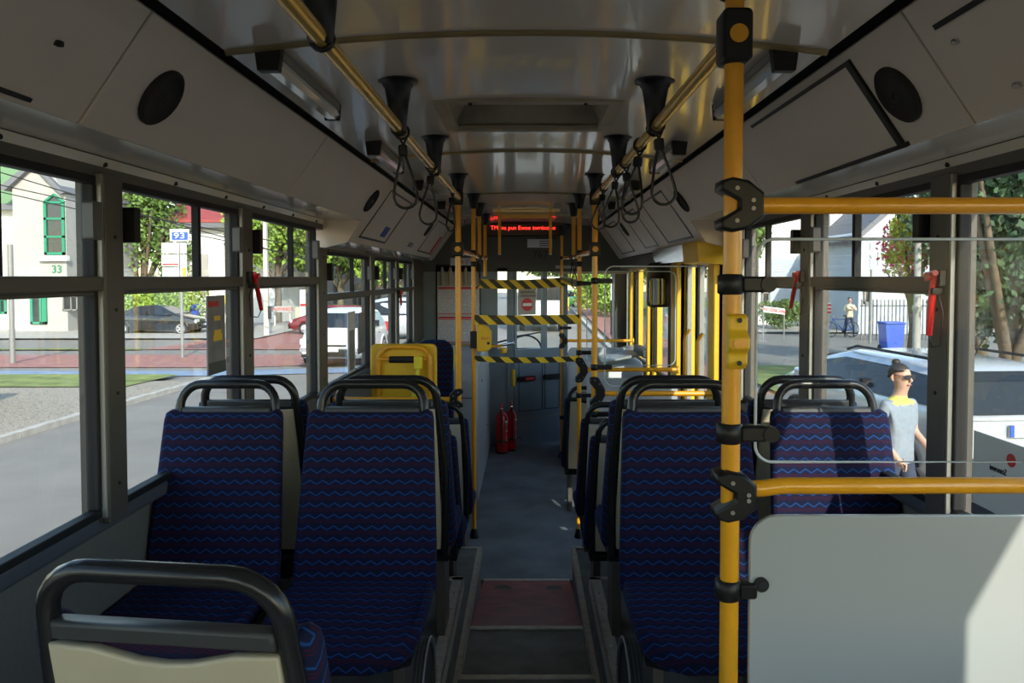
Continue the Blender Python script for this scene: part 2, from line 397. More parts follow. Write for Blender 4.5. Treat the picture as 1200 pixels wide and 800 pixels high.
# ceiling: shallow arch, solid roof
def zc(x): return 2.47 - 0.09 * x * x
xs = [-0.735 + 1.47 * k / 14 for k in range(15)]
HY0, HY1, HX0, HX1 = 2.62, 3.10, -0.29, 0.30
m = MB()
def ceil_piece(ya, yb, xa, xb):
    xx = [xa] + [x for x in xs if xa < x < xb] + [xb]; n = len(xx)
    vs = [(x, ya, zc(x)) for x in xx] + [(x, yb, zc(x)) for x in xx]
    m.add(vs, [(i, i + 1, n + i + 1, n + i) for i in range(n - 1)], True)
ceil_piece(REAR, HY0, -0.735, 0.735); ceil_piece(HY0, HY1, -0.735, HX0); ceil_piece(HY0, HY1, HX1, 0.735); ceil_piece(HY1, FRONT + 0.1, -0.735, 0.735)
ce = tag(m.build('ceiling', 'ceiling'), kind='structure')
m = MB(); m.box(-1.25, 1.25, REAR, NOSE, 2.56, 2.60); m.box(-1.27, -1.25, REAR, NOSE, 2.16, 2.60); m.box(1.25, 1.27, REAR, NOSE, 2.16, 2.60)
m.build('roof_skin', 'seam', ce)
for y in (0.15, 1.9, 3.65, 5.45, 7.35):
    m = MB(); xx = xs
    vs = []
    for x in xx: vs += [(x, y - 0.014, zc(x) - 0.001), (x, y, zc(x) - 0.011), (x, y + 0.014, zc(x) - 0.001)]
    fs = []
    for i in range(len(xx) - 1): fs += [(i * 3, i * 3 + 3, i * 3 + 4, i * 3 + 1), (i * 3 + 1, i * 3 + 4, i * 3 + 5, i * 3 + 2)]
    m.add(vs, fs, True); m.build('ceiling_trim', 'brass_trim', ce)
# roof hatch
m = MB()
z = zc(0.15)
for (a, b, c, d) in ((HX0 - .03, HX1 + .03, HY0 - .03, HY0 + .02), (HX0 - .03, HX1 + .03, HY1 - .02, HY1 + .03), (HX0 - .03, HX0 + .02, HY0 + .02, HY1 - .02), (HX1 - .02, HX1 + .03, HY0 + .02, HY1 - .02)):
    m.box(a, b, c, d, z - 0.012, z + 0.008)
rh = m.build('roof_hatch', 'hatch', ce, bevel=0.004)
m = MB(); zz = z + 0.085
m.quad((HX0, HY0, z), (HX1, HY0, z), (HX1 - .05, HY0 + .05, zz), (HX0 + .05, HY0 + .05, zz)); m.quad((HX0, HY1, z), (HX1, HY1, z), (HX1 - .05, HY1 - .05, zz), (HX0 + .05, HY1 - .05, zz))
m.quad((HX0, HY0, z), (HX0, HY1, z), (HX0 + .05, HY1 - .05, zz), (HX0 + .05, HY0 + .05, zz)); m.quad((HX1, HY0, z), (HX1, HY1, z), (HX1 - .05, HY1 - .05, zz), (HX1 - .05, HY0 + .05, zz))
m.quad((HX0 + .05, HY0 + .05, zz), (HX1 - .05, HY0 + .05, zz), (HX1 - .05, HY1 - .05, zz), (HX0 + .05, HY1 - .05, zz))
m.build('hatch_lid', 'hatch', rh)
m = MB()
for x in (HX0 + .1, HX1 - .1): m.lathe([(0.006, 0), (0.006, 0.006)], (x, HY0 - 0.005, z - 0.018), 8)
m.build('hatch_screws', 'seam', rh)
# second, far hatch
m = MB(); z2 = zc(0.1) - 0.01
for (a, b, c, d) in ((-.3, .3, 6.85, 6.9), (-.3, .3, 7.25, 7.3), (-.3, -.25, 6.9, 7.25), (.25, .3, 6.9, 7.25)): m.box(a, b, c, d, z2 - 0.012, z2 + 0.01)
m.build('roof_hatch', 'brass_trim', ce, bevel=0.004)
# side walls
PROF_R = dict(A=(0.768, 2.419), B=(0.927, 2.185), C=(1.138, 2.193), top=2.14, tz=(1.832, 1.872), sill=1.22)
PROF_F = dict(A=(0.768, 2.419), B=(1.014, 2.069), C=(1.145, 2.042), top=2.02, tz=(1.742, 1.775), sill=1.22)
STEP = 4.36
walls = {}
for s, nm in ((-1, 'left'), (1, 'right')):
    yl = 4.45 if s > 0 else FRONT + 0.05
    m = MB(); m.box(s * 1.215, s * 1.27, REAR, yl, -0.1, 1.18)
    if s > 0: m.box(1.19, 1.25, 6.15, 8.15, -0.1, 1.0)
    W = tag(m.build('wall_' + nm, 'sidewall'), kind='structure'); walls[s] = W
    m = MB(); m.box(s * 1.15, s * 1.25, REAR, STEP, 2.135, 2.57); m.box(s * 1.15, s * 1.25, STEP if s < 0 else 4.2, NOSE, 2.015, 2.57); m.build('window_header', 'post', W)
    m = MB(); m.prism(rrect(1.160, 1.22, 1.165, 1.222, 0.02), REAR, yl, lambda p, q, d: (s * p, d, q)); m.build('window_sill', 'sill', W)
    # dark backing behind the cove panels
    m = MB()
    m.prism([(0.735, 2.45), (0.80, 2.44), (0.960, 2.212), (1.24, 2.216), (1.24, 2.56), (0.735, 2.56)], REAR, STEP, lambda p, q, d: (s * p, d, q))
    m.prism([(0.735, 2.45), (0.80, 2.44), (1.045, 2.10), (1.15, 2.07), (1.24, 2.07), (1.24, 2.56), (0.735, 2.56)], STEP, FRONT, lambda p, q, d: (s * p, d, q))
    m.build('cove_backing', 'seam', W)
    def cove(P, y0, y1, kind=None):
        (ax, az), (bx, bz) = P['A'], P['B']
        n_ = Vector((az - bz, bx - ax)).normalized() * 0.022
        poly = [(ax, az - 0.004), (ax + 0.007, az - 0.013), (bx, bz), (bx + n_.x * 1.1, bz + n_.y), (ax + n_.x, az + n_.y)]
        mm = MB(); mm.prism(poly, y0, y1, lambda p, q, d: (s * p, d, q)); return mm.build('cove_panel', 'cove', W, bevel=0.004)
    cuts = [REAR, -0.08, 1.60, 2.99, STEP]
    pans = []
    for a, b in zip(cuts, cuts[1:]): pans.append(cove(PROF_R, a + 0.004, b - 0.004))
    cuts2 = [STEP + 0.003, 5.6, 6.85, FRONT]
    for a, b in zip(cuts2, cuts2[1:]): pans.append(cove(PROF_F, a + 0.003, b - 0.003))
    # end face of the deeper forward cove
    m = MB(); m.prism([(0.93, 2.195), (1.012, 2.068), (1.145, 2.035), (1.2, 2.035), (1.2, 2.2)], STEP - 0.014, STEP + 0.001, lambda p, q, d: (s * p, d, q)); m.build('cove_end', 'cove', W)
    for P, y0, y1 in ((PROF_R, REAR, STEP), (PROF_F, STEP, FRONT)):
        (bx, bz), (cx, cz) = P['B'], P['C']
        m = MB(); m.prism([(bx + 0.002, bz + 0.001), (cx, cz), (cx + 0.01, cz + 0.03), (bx + 0.02, bz + 0.03)], y0, y1, lambda p, q, d: (s * p, d, q)); m.build('cove_lip', 'cove_lip', W)
        m = MB(); m.prism([(cx + 0.001, cz - 0.002), (cx + 0.028, P['top'] - 0.005), (cx + 0.06, P['top']), (cx + 0.06, cz + 0.03)], y0, y1, lambda p, q, d: (s * p, d, q)); cs = m.build('cover_strip', 'cove_lip', W)
        m = MB(); yy = y0 + 0.1
        while yy < y1: m.lathe([(0.007, -0.004), (0.006, 0.004)], (s * (cx + 0.007), yy, cz - 0.018), 8, 'x'); yy += 0.42
        m.build('strip_screws', 'seam', cs)
    # helpers on the sloped panel plane
    def onpan(P, t, y, off=0.002):           # t: 0 top edge .. 1 bottom edge
        (ax, az), (bx, bz) = P['A'], P['B']; nx, nz = -(az - bz), -(bx - ax); L = math.hypot(nx, nz)
        return Vector((s * (ax + (bx - ax) * t + nx / L * off), y, az + (bz - az) * t + nz / L * off))
    def strip(P, t0, t1, y0, y1, name, material, par, off=0.006):
        mm = MB(); a = [onpan(P, t0, y0, off), onpan(P, t0, y1, off), onpan(P, t1, y1, off), onpan(P, t1, y0, off)]
        b = [onpan(P, t0, y0, -0.004), onpan(P, t0, y1, -0.004), onpan(P, t1, y1, -0.004), onpan(P, t1, y0, -0.004)]
        mm.add(a + b, [(0, 1, 2, 3), (7, 6, 5, 4), (0, 4, 5, 1), (1, 5, 6, 2), (2, 6, 7, 3), (3, 7, 4, 0)]); return mm.build(name, material, par)
    def speaker_round(P, t, y, rad, par):
        mm = MB(); (ax, az), (bx, bz) = P['A'], P['B']; e = Vector((s * (bx - ax), 0, bz - az)).normalized(); n_ = (onpan(P, t, y, 0.01) - onpan(P, t, y, 0)).normalized()
        c = onpan(P, t, y, 0.0); vs = []
        for rr, h in ((rad, 0), (rad, 0.008), (rad * 0.9, 0.013), (rad * 0.85, 0.006), (0.01, 0.012)):
            for k in range(28): a = 2 * math.pi * k / 28; vs.append(c + e * rr * math.cos(a) + Vector((0, 1, 0)) * rr * math.sin(a) + n_ * h)
        mm.add(vs, [(i * 28 + k, i * 28 + (k + 1) % 28, (i + 1) * 28 + (k + 1) % 28, (i + 1) * 28 + k) for i in range(4) for k in range(28)], True)
        mm.build('speaker_grille', 'speaker', par)
    speaker_round(PROF_R, 0.55, 1.78 if s > 0 else 1.81, 0.072, pans[2]); speaker_round(PROF_R, 0.55, 4.24, 0.07, pans[3]); speaker_round(PROF_F, 0.37, 6.73, 0.07, pans[5])
    # service flap near the camera
    strip(PROF_R, *((0.93, 0.96, 0.6, 1.43) if s < 0 else (0.22, 0.26, 0.7, 1.53)), 'flap_slot', 'seam', pans[1]); strip(PROF_R, 0.08, 0.11, 0.9, 1.45 if s < 0 else 0.95, 'flap_slot', 'seam', pans[1])
    strip(PROF_R, 0.0, 1.0, 0.55, 0.56, 'flap_seam', 'seam', pans[1], 0.001)
    for (t_, y_) in (((0.53, 1.41), (0.9, 1.0)) if s < 0 else ((0.40, 1.50), (0.84, 1.42))):
        mm = MB(); c = onpan(PROF_R, t_, y_, 0.003); mm.lathe([(0.009, -0.004), (0.009, 0.004), (0.004, 0.006)], c, 12); mm.build('flap_latch', 'chrome' if s > 0 else 'seam', pans[1])
    if s > 0:      # framed access flap in the right cove
        strip(PROF_R, 0.13, 0.945, 1.90, 2.64, 'access_flap', 'cove', pans[2], 0.006)
        strip(PROF_R, 0.09, 0.13, 1.88, 2.68, 'flap_edge', 'black', pans[2], 0.009); strip(PROF_R, 0.945, 0.985, 1.86, 2.62, 'flap_edge', 'black', pans[2], 0.009)
        strip(PROF_R, 0.09, 0.985, 1.875, 1.90, 'flap_edge', 'black', pans[2], 0.009)
    # framed flaps in the forward cove
    for (i, y0, y1) in ((4, 4.53, 5.35), (6, 6.95, 8.0)) if s < 0 else ((4, 4.55, 5.35), (5, 5.75, 6.35), (6, 7.0, 7.9)):
        for (a, b, c, d) in ((0.1, 0.13, y0, y1), (0.87, 0.90, y0, y1), (0.1, 0.90, y0, y0 + 0.018), (0.1, 0.9, y1 - 0.018, y1)):
            strip(PROF_F, a, b, c, d, 'flap_edge', 'black', pans[i], 0.004)
    if s < 0:
        strip(PROF_F, 0.62, 0.8, 5.05, 5.2, 'sticker', 'ink_blue', pans[4], 0.0055); strip(PROF_F, 0.75, 0.85, 6.3, 6.5, 'sticker', 'sill', pans[5], 0.004)
        strip(PROF_F, 0.4, 0.85, 7.75, 7.88, 'sticker', 'ink_red', pans[6], 0.004)
    # posts
    posts = [(-2.2, -2.0), (-0.10, 0.0), (1.0, 1.1), (2.065, 2.16), (3.08, 3.18)] + ([(4.20, 4.36), (5.62, 5.73), (6.70, 6.82), (7.72, 8.42)] if s < 0 else [(4.05, 4.20)])
    pz = [p_ + ((2.15 if p_[0] < 3.9 else 2.035),) for p_ in posts]
    for (a, b, zt) in pz:
        m = MB(); m.box(s * 1.13, s * 1.15, a, b, 1.20, zt); m.box(s * 1.15, s * 1.21, a, b, 1.2, zt); po = m.build('window_post', 'post', W, bevel=0.004)
        m = MB(); m.box(s * 1.134, s * 1.148, a - 0.010, a - 0.0005, 1.22, zt - 0.005); m.build('post_edge', 'alu', po)
        m = MB()
        for zz_ in (1.3, 1.55, 1.78, 1.98): m.lathe([(0.006, -0.003), (0.005, 0.003)], (s * 1.1295, (a + b) / 2, zz_), 8, 'x')
        m.build('post_screws', 'seam', po)
# windows
wn = 0
for s in (-1, 1):
    bays = [(-2.0, -0.10), (0.0, 1.0), (1.1, 2.065), (2.16, 3.08), (3.18, 4.20 if s < 0 else 4.05)] + ([(4.36, 5.62), (5.73, 6.70), (6.82, 7.72)] if s < 0 else [(4.20, 4.5), (6.2, 6.95), (7.15, 8.1)])
    for (a, b) in bays:
        wn += 1
        P = PROF_R if b < 4.3 else PROF_F
        t0, t1 = P['tz']; zs, ztp = P['sill'], P['top']
        if s > 0 and a > 5: zs = 1.02; ztp = 2.02
        X0, X1 = s * 1.147, s * 1.182
        m = MB(); f = 0.022
        m.box(X0, X1, a, b, zs, zs + f); m.box(X0, X1, a, b, ztp - f, ztp); m.box(X0, X1, a, a + f, zs + f, ztp - f); m.box(X0, X1, b - f, b, zs + f, ztp - f)
        wf = tag(m.build('window_%d' % wn, 'rubber', bevel=0.004), kind='structure')
        slide = not (s > 0 and (a > 4 or a < 2.1)) 
        if slide:
            m = MB(); m.box(s * 1.134, s * 1.185, a + 0.001, b - 0.001, t0, t1); m.box(s * 1.148, s * 1.18, a + f, b - f, t0 - 0.012, t0); m.build('transom', 'post', wf, bevel=0.004)
            mid = a + (b - a) * 0.60
            m = MB(); m.box(s * 1.152, s * 1.175, mid - 0.012, mid + 0.012, t1, ztp - f); m.build('sash_bar', 'rubber', wf)
            m = MB(); m.box(s * 1.162, s * 1.166, a + f, b - f, t1, ztp - f); m.build('upper_pane', 'window_glass', wf)
            m = MB(); m.box(s * 1.162, s * 1.166, a + f, b - f, zs + f, t0); m.build('lower_pane', 'window_glass', wf)
            zl = t1 + 0.045 + (0.05 if b < 4.3 else 0.03)
            m = MB(); m.prism(rrect(a + 0.01, a + 0.045, zl, zl + 0.10, 0.008), 1.105, 1.148, lambda p, q, d: (s * d, p, q)); m.build('latch', 'black', wf)
            m = MB(); m.prism(rrect(b - 0.075, b - 0.03, zl, zl + 0.10, 0.008), 1.12, 1.148, lambda p, q, d: (s * d, p, q)); m.build('latch', 'latch_grey', wf)
        else:
            m = MB(); m.box(s * 1.162, s * 1.166, a + f, b - f, zs + f, ztp - f); m.build('pane', 'window_glass', wf)
# rear wall, out of view, with its window
m = MB(); m.box(-1.25, 1.25, REAR - 0.06, REAR, -0.1, 1.45); m.box(-1.25, 1.25, REAR - 0.06, REAR, 2.28, 2.6)
m.box(-1.25, -1.0, REAR - 0.06, REAR, 1.45, 2.28); m.box(1.0, 1.25, REAR - 0.06, REAR, 1.45, 2.28); m.box(-1.25, 1.25, REAR, REAR + 1.0, 0.0, 0.8)
wb = tag(m.build('wall_back', 'sidewall'), kind='structure')
m = MB(); m.box(-0.04, 0.04, REAR - 0.05, REAR - 0.01, 1.45, 2.28); m.box(-1.0, 1.0, REAR - 0.05, REAR - 0.01, 1.45, 1.5); m.box(-1, 1, REAR - 0.05, REAR - 0.01, 2.23, 2.28)
wn += 1; wf = tag(m.build('window_%d' % wn, 'rubber'), kind='structure')
m = MB(); m.box(-1, 1, REAR - 0.034, REAR - 0.030, 1.5, 2.23); m.build('pane', 'dim_glass', wf)

# ================================================================ right hand door zone
YP = [(4.52, 4.80, 0.075), (5.62, 5.98, 0.06), (6.98, 7.12, 0.05), (8.15, 8.55, 0.07)]
for i, (a, b, wd) in enumerate(YP):
    m = MB(); m.box(1.10, 1.10 + wd, a, a + 0.09, 0.0, 2.04); m.box(1.10 + wd * 0.4, 1.24, a, b, 0.0, 2.04)
    m.build('door_pillar', 'yellow_plastic', walls[1], bevel=0.006)
for i, (a, b) in enumerate(((4.82, 5.22), (5.23, 5.61), (8.6, 9.05), (9.07, 9.5))):
    if i % 2 == 0:
        df = MB(); df.box(1.21, 1.24, a, b + 0.42, 2.0, 2.05); D = tag(df.build('door_%d' % (i // 2 + 1), 'rubber'), kind='structure')
    m = MB(); X0, X1 = 1.165, 1.2
    for (p, q, r_, t_) in ((a, a + 0.05, 0.02, 2.0), (b - 0.05, b, 0.02, 2.0), (a + 0.05, b - 0.05, 1.94, 2.0), (a + 0.05, b - 0.05, 0.02, 0.12)): m.box(X0, X1, p, q, r_, t_)
    lf = m.build('door_leaf', 'alu', D, bevel=0.004)
    m = MB(); m.box(X0 - 0.012, X0 - 0.001, a, a + 0.018, 0.02, 2.0); m.build('door_seal', 'rubber', lf)
    m = MB(); m.box(1.18, 1.184, a + 0.05, b - 0.05, 0.12, 1.94); m.build('door_glass', 'window_glass', lf)
    m = MB(); m.tube([(1.155, (a + b) / 2, 0.9), (1.12, (a + b) / 2, 0.95), (1.12, (a + b) / 2, 1.45), (1.155, (a + b) / 2, 1.5)], 0.013, 8); m.build('door_handle', 'yellow', lf)
# door drive cover over the middle door
m = MB(); m.prism([(0.98, 2.075), (1.0, 1.97), (1.16, 1.955), (1.16, 2.06)], 4.85, 6.0, lambda p, q, d: (p, d, q)); m.build('drive_cover', 'chrome', walls[1])
m = MB(); m.prism([(0.98, 2.075), (0.99, 1.955), (1.16, 1.94), (1.16, 2.07)], 4.42, 4.85, lambda p, q, d: (p, d, q)); m.build('drive_cover', 'yellow_plastic', walls[1])
m = MB(); m.prism([(1.0, 2.06), (1.0, 1.95), (1.16, 1.94), (1.16, 2.06)], 6.0, 8.15, lambda p, q, d: (p, d, q)); m.build('drive_cover', 'greystrip', walls[1])

# ================================================================ bulkhead, cab and nose
def bx(name, material, parent, x0, x1, y0, y1, z0, z1, bev=0.0):
    mm = MB(); mm.box(x0, x1, y0, y1, z0, z1); return mm.build(name, material, parent, bevel=bev)
def X(px, Y): return at(px, 325, Y).x
def Z(py, Y): return at(617, py, Y).z
F = FRONT
m = MB()
m.prism([(-1.2, 1.93), (1.2, 1.93), (1.2, 2.04), (1.03, 2.06), (0.775, 2.42), (0.72, 2.44), (-0.72, 2.44), (-0.775, 2.42), (-1.03, 2.06), (-1.2, 2.04)], F, F + 0.06, lambda p, q, d: (p, d, q))
wfz = tag(m.build('wall_front', 'bulk_dark'), kind='structure')
# left fixed panels around the poster frame and slot
XL = -1.2; FXA, FXB = X(512, F), X(562, F); FZ0, FZ1 = Z(403, F), Z(312, F); SX0, SX1 = X(583, F), X(594, F)
bx('bulkhead_panel', 'bulk', wfz, XL, FXA, F, F + 0.05, 0, 1.93, 0.004)
bx('bulkhead_panel', 'bulk', wfz, FXA, FXB, F, F + 0.05, FZ1, 1.93); bx('bulkhead_panel', 'bulk', wfz, FXA, FXB, F, F + 0.05, 0, FZ0)
bx('bulkhead_panel', 'bulk', wfz, FXB, SX0, F, F + 0.05, 0, 1.93); bx('bulkhead_panel', 'bulk', wfz, SX0, SX1, F, F + 0.05, 0, Z(408, F))
bx('bulkhead_panel', 'bulk', wfz, SX0, SX1, F, F + 0.05, Z(314, F), 1.93)
bx('bulkhead_post', 'bulk', wfz, SX1, X(602, F), F - 0.02, F + 0.06, 0, 1.93, 0.006)
m = MB(); m.box(FXA - .012, FXA, F - .01, F, FZ0, FZ1); m.box(FXB, FXB + .012, F - .01, F, FZ0, FZ1); m.box(FXA - .012, FXB + .012, F - .01, F, FZ1, FZ1 + .02); pf = m.build('timetable_frame', 'rubber', wfz)
bx('frame_back', 'concrete', pf, FXA, FXB, F + 0.02, F + 0.03, FZ0, FZ1)
for k in range(5): 
    m = MB(); x = FXA + 0.06 + k * 0.085; m.tube([(x, F + 0.005, Z(334, F)), (x, F + 0.005, Z(318, F)), (x, F + 0.005, Z(313, F))], [0.022, 0.022, 0.012], 10); m.build('rolled_sheet', 'plaster_grey', pf)
za = Z(335, F); zb = Z(369, F); zcx = Z(402, F)
po1 = tag(MB().slab(rrect(FXA + .005, FXB, zb, za, .004), 0.006, 0.001, lambda p, q, d: (p, F - 0.004 - d, q)).build('route_poster', 'print_xz', loc=((FXA + FXB) / 2, F - 0.004, zb)), 'upper white notice sheet with red heading on the front bulkhead', 'poster')
po2 = tag(MB().slab(rrect(FXA + .005, FXB, zcx, zb - .005, .004), 0.006, 0.001, lambda p, q, d: (p, F - 0.004 - d, q)).build('route_poster', 'print_xz', loc=((FXA + FXB) / 2, F - 0.004, zcx)), 'lower white notice sheet with red bars, below another on the bulkhead', 'poster')
for po, zt, zbm in ((po1, za, zb), (po2, zb - .005, zcx)):
    bx('red_heading', 'ink_red', po, FXA + .02, FXB - .02, F - .0125, F - .0105, zt - .035, zt - .012); bx('red_line', 'ink_red', po, FXA + .02, FXB - .06, F - .0125, F - .0105, zbm + .012, zbm + .02)
    if po is po2: bx('red_line', 'ink_red', po, FXA + .02, FXB - .02, F - .0125, F - .0105, zt - .05, zt - .042)
m = MB(); m.box(X(528, F), X(560, F), F - .012, F - .004, Z(311, F), Z(302, F)); st = tag(m.build('sticker', 'paper', loc=(X(544, F), F - .008, Z(311, F))), 'wide pictogram sticker above the notice frame on the dark bulkhead', 'sticker')
text('pictogram', '/\\ x ||', 0.06, 'ink_red', st, (X(542, F), F - .013, Z(306.5, F)), (1, 0, 0), (0, 0, 1))
# LED sign
lx0, lx1, lz0, lz1 = X(570, F - .1), X(658, F - .1), Z(275, F - .1), Z(262, F - .1)
T = thing('led_sign', 'dark red LED passenger sign under the ceiling at the front bulkhead', 'sign', ((lx0 + lx1) / 2, F - .05, lz0))
bx('housing', 'black', T, lx0 - .03, lx1 + .03, F - .1, F - .005, lz0 - .015, lz1 + .05, 0.005); bx('display', 'led_dark', T, lx0, lx1, F - .106, F - .101, lz0, lz1)
text('led_text', 'TMJ na pun Ewoe zwr\u00f3cono', 0.062, 'led_red', T, ((lx0 + lx1) / 2 - .01, F - .108, Z(267, F - .1)), (1, 0, 0), (0, 0, 1), sx=0.98)
m = MB(); m.box(X(618, F), X(647, F), F - .012, F - .004, Z(290, F), Z(280, F)); st = tag(m.build('sticker', 'paper', loc=(X(632, F), F - .008, Z(290, F))), 'grey notice sticker under the LED sign above the number 767', 'sticker')
for k in range(3): bx('print_line', 'ink', st, X(632, F), X(644, F), F - .0135, F - .0122, Z(288.5 - k * 2.6, F), Z(287.5 - k * 2.6, F))
t_ = text('fleet_number', '767', 0.115, 'ink_dim', wfz, (X(633, F), F - .004, Z(298.5, F)), (1, 0, 0), (0, 0, 1), 0.002)
m = MB(); m.box(X(651, F), X(678, F), F - .012, F - .004, Z(314.5, F), Z(311, F)); tag(m.build('sticker', 'plaster_grey', loc=(X(665, F), F - .008, Z(314.5, F))), 'thin pale label strip low on the header above the windscreen', 'sticker')
# cab door, opening obliquely; hinge left
ang = math.atan2(0.42, 0.66); hx, hy = X(603, F), F
def DOOR(u, q, d): return (hx + u * math.cos(ang) + d * math.sin(ang), hy + u * math.sin(ang) - d * math.cos(ang), q)
Wd = 0.66
m = MB()
for (u0, u1, z0, z1) in ((0, Wd, 0.30, 1.07), (0, 0.03, 1.07, 1.93), (0.37, 0.43, 1.07, 1.93), (Wd - .03, Wd, 1.07, 1.93)):
    m.prism([(u0, z0), (u1, z0), (u1, z1), (u0, z1)], 0, -0.04, DOOR)
D = tag(m.build('door_3', 'bulk'), kind='structure')
m = MB(); m.prism([(0, 0), (Wd, 0), (Wd, 0.30), (0, 0.30)], 0.0, -0.05, DOOR); m.build('kick_panel', 'bulk', D)
m = MB(); m.prism([(0, 0.295), (Wd, 0.295), (Wd, 0.31), (0, 0.31)], 0.006, -0.01, DOOR); m.build('kick_trim', 'alu', D)
for (u0, u1) in ((0.05, 0.37), (0.40, 0.60)):
    m = MB()
    for (a, b, c, d) in ((u0, u1, 0.38, 0.388), (u0, u1, 0.955, 0.963), (u0, u0 + .008, .388, .955), (u1 - .008, u1, .388, .955)): m.prism([(a, c), (b, c), (b, d), (a, d)], 0.004, 0.0, DOOR)
    m.build('panel_bead', 'bulk_dark', D)
m = MB(); m.prism([(0.03, 1.07), (0.37, 1.07), (0.37, 1.93), (0.03, 1.93)], -0.018, -0.022, DOOR); m.build('door_glass', 'window_glass', D)
m = MB(); m.prism([(0.43, 1.07), (Wd - .03, 1.07), (Wd - .03, 1.93), (0.43, 1.93)], -0.018, -0.022, DOOR); m.build('door_glass', 'window_glass', D)
for (a, b, c) in ((0.02, 0.26, 'door_strap'), (0.37, 0.62, 'door_strap')):
    m = MB(); m.slab(rrect(a, b, 0.715, 0.775, .025), 0.035, 0.008, DOOR); hd = m.build(c, 'black', D)
    if a < .1: m = MB(); m.slab(rrect(a + .1, b - .02, 0.73, 0.76, .012), 0.037, 0.001, DOOR); m.build('strap_label', 'ink_red', hd)
m = MB(); m.slab(rrect(-0.045, -0.01, 0.67, 0.86, .015), 0.035, 0.008, DOOR); m.build('door_buffer', 'yellow_plastic', D)
# no-entry notice taped to the cab door glass
nu0, nu1 = 0.045, 0.27
m = MB(); m.prism([(nu0, Z(369, F)), (nu1, Z(369, F)), (nu1, Z(336, F)), (nu0, Z(336, F))], 0.01, 0.004, DOOR); c0 = DOOR((nu0 + nu1) / 2, Z(369, F), 0)
nt_ = tag(m.build('no_entry_notice', 'plaster_grey', loc=c0), 'grey notice with red no entry disc on the cab door glass', 'notice')
cu, cz_ = (nu0 + nu1) / 2, Z(357, F)
m = MB(); m.prism([(cu + .072 * math.cos(R(12 * k)), cz_ + .072 * math.sin(R(12 * k))) for k in range(30)], 0.013, 0.010, DOOR); m.build('red_disc', 'ink_red', nt_)
m = MB(); m.prism([(cu - .058, cz_ - .016), (cu + .058, cz_ - .016), (cu + .058, cz_ + .016), (cu - .058, cz_ + .016)], 0.015, 0.013, DOOR); m.build('white_bar', 'white', nt_)
for (s_, z_) in (('strefa', 337.5), ('wydzielona', 342.0), ('z u\u017cytkowania', 346.5)):
    text('notice_text', s_, 0.042, 'ink', nt_, DOOR(cu, Z(z_, F), 0.012), (math.cos(ang), math.sin(ang), 0), (0, 0, 1))
# right of the cab door: side post, front platform, windscreen
bx('cab_partition_post', 'bulk', wfz, hx + Wd * math.cos(ang) , hx + Wd * math.cos(ang) + 0.05, F + 0.42, F + 0.48, 0, 1.93, 0.005)
bx('pillar', 'bulk_dark', wfz, X(720, F + .1), X(734, F + .1), F + .05, F + .16, 0.9, 1.93, 0.005)
bx('header_edge', 'plaster_grey', wfz, X(650, F), X(735, F), F - .005, F + .06, 1.905, 1.93)
N_ = NOSE
m = MB(); m.box(-1.2, 1.2, N_, N_ + .1, -0.1, 0.88); m.box(-1.2, 1.2, N_, N_ + .1, 2.15, 2.6); m.box(-1.25, -1.1, N_, N_ + .1, .88, 2.15); m.box(1.12, 1.25, N_, N_ + .1, .88, 2.15)
wz = m.build('nose_wall', 'bulk_dark', wfz)
bx('windscreen', 'window_glass', wfz, -1.1, 1.12, N_ + .04, N_ + .045, .88, 2.15)
bx('nose_ceiling', 'bulk_dark', wfz, -1.2, 1.2, F + .06, N_, 2.3, 2.34)
bx('cab_side', 'bulk_dark', wfz, -1.25, -1.2, F, N_, -0.1, 1.1)
m = MB(); m.prism([(9.35, 0.0), (9.35, .86), (9.5, .93), (10.0, .95), (10.0, 0.0)], -1.15, 0.45, lambda p, q, d: (d, p, q)); tag(m.build('dashboard', 'bulk_dark', loc=(-.35, 9.6, 0)), 'dark driver dashboard behind the cab door glass', 'dashboard')
T = thing('steering_wheel', 'thin black steering wheel rim just above the dashboard', 'steering wheel', (-.0, 9.25, .9))
c = Vector((-.02, 9.25, 1.0)); m = MB(); m.tube([c + Vector((.2 * math.cos(R(15 * k)), .12 * math.sin(R(15 * k)), .16 * math.sin(R(15 * k)))) for k in range(24)], .012, 8, closed=True); m.build('wheel_rim', 'black', T)
m = MB(); m.tube([c - Vector((.2, 0, 0)), c, c + Vector((.2, 0, 0))], .014, 8); m.tube([c, c + Vector((0, .1, -.12))], .025, 8); m.build('wheel_spokes', 'black', T)
T = thing('wiper', 'thin black wiper resting low across the windscreen', 'wiper', at(602, 394, 10.08))
m = MB(); m.tube([at(600, 394.5, 10.09), at(620, 391.5, 10.09), at(637, 388.5, 10.09)], .009, 6); m.build('blade', 'black', T)
m = MB(); m.tube([at(618, 392, 10.1), at(580, 402, 10.1)], .012, 6); m.build('wiper_arm', 'black', T)
# U frame hanging from the ceiling at the front
T = thing('hanging_frame', 'yellow square tube frame hanging below the ceiling before the sign', 'grab frame', (0.02, 6.85, 2.2))
m = MB(); y = 6.85; xa, xb = X(585.5, y), X(645, y)
for x in (xa, xb): m = MB(); m.box(x - .013, x + .013, y - .013, y + .013, Z(297, y), zc(x)); m.build('side_bar', 'yellow', T, bevel=0.004)
m = MB(); m.box(xa + .013, xb - .013, y - .012, y + .012, Z(256, y), Z(251, y)); m.build('cross_bar', 'yellow', T, bevel=0.004)
for x in (xa, xb):
    m = MB(); m.box(x - .012, x + .012, y - .012, y + .012, Z(297, y) - .01, Z(297, y) - .0005); m.build('end_cap', 'white', T)
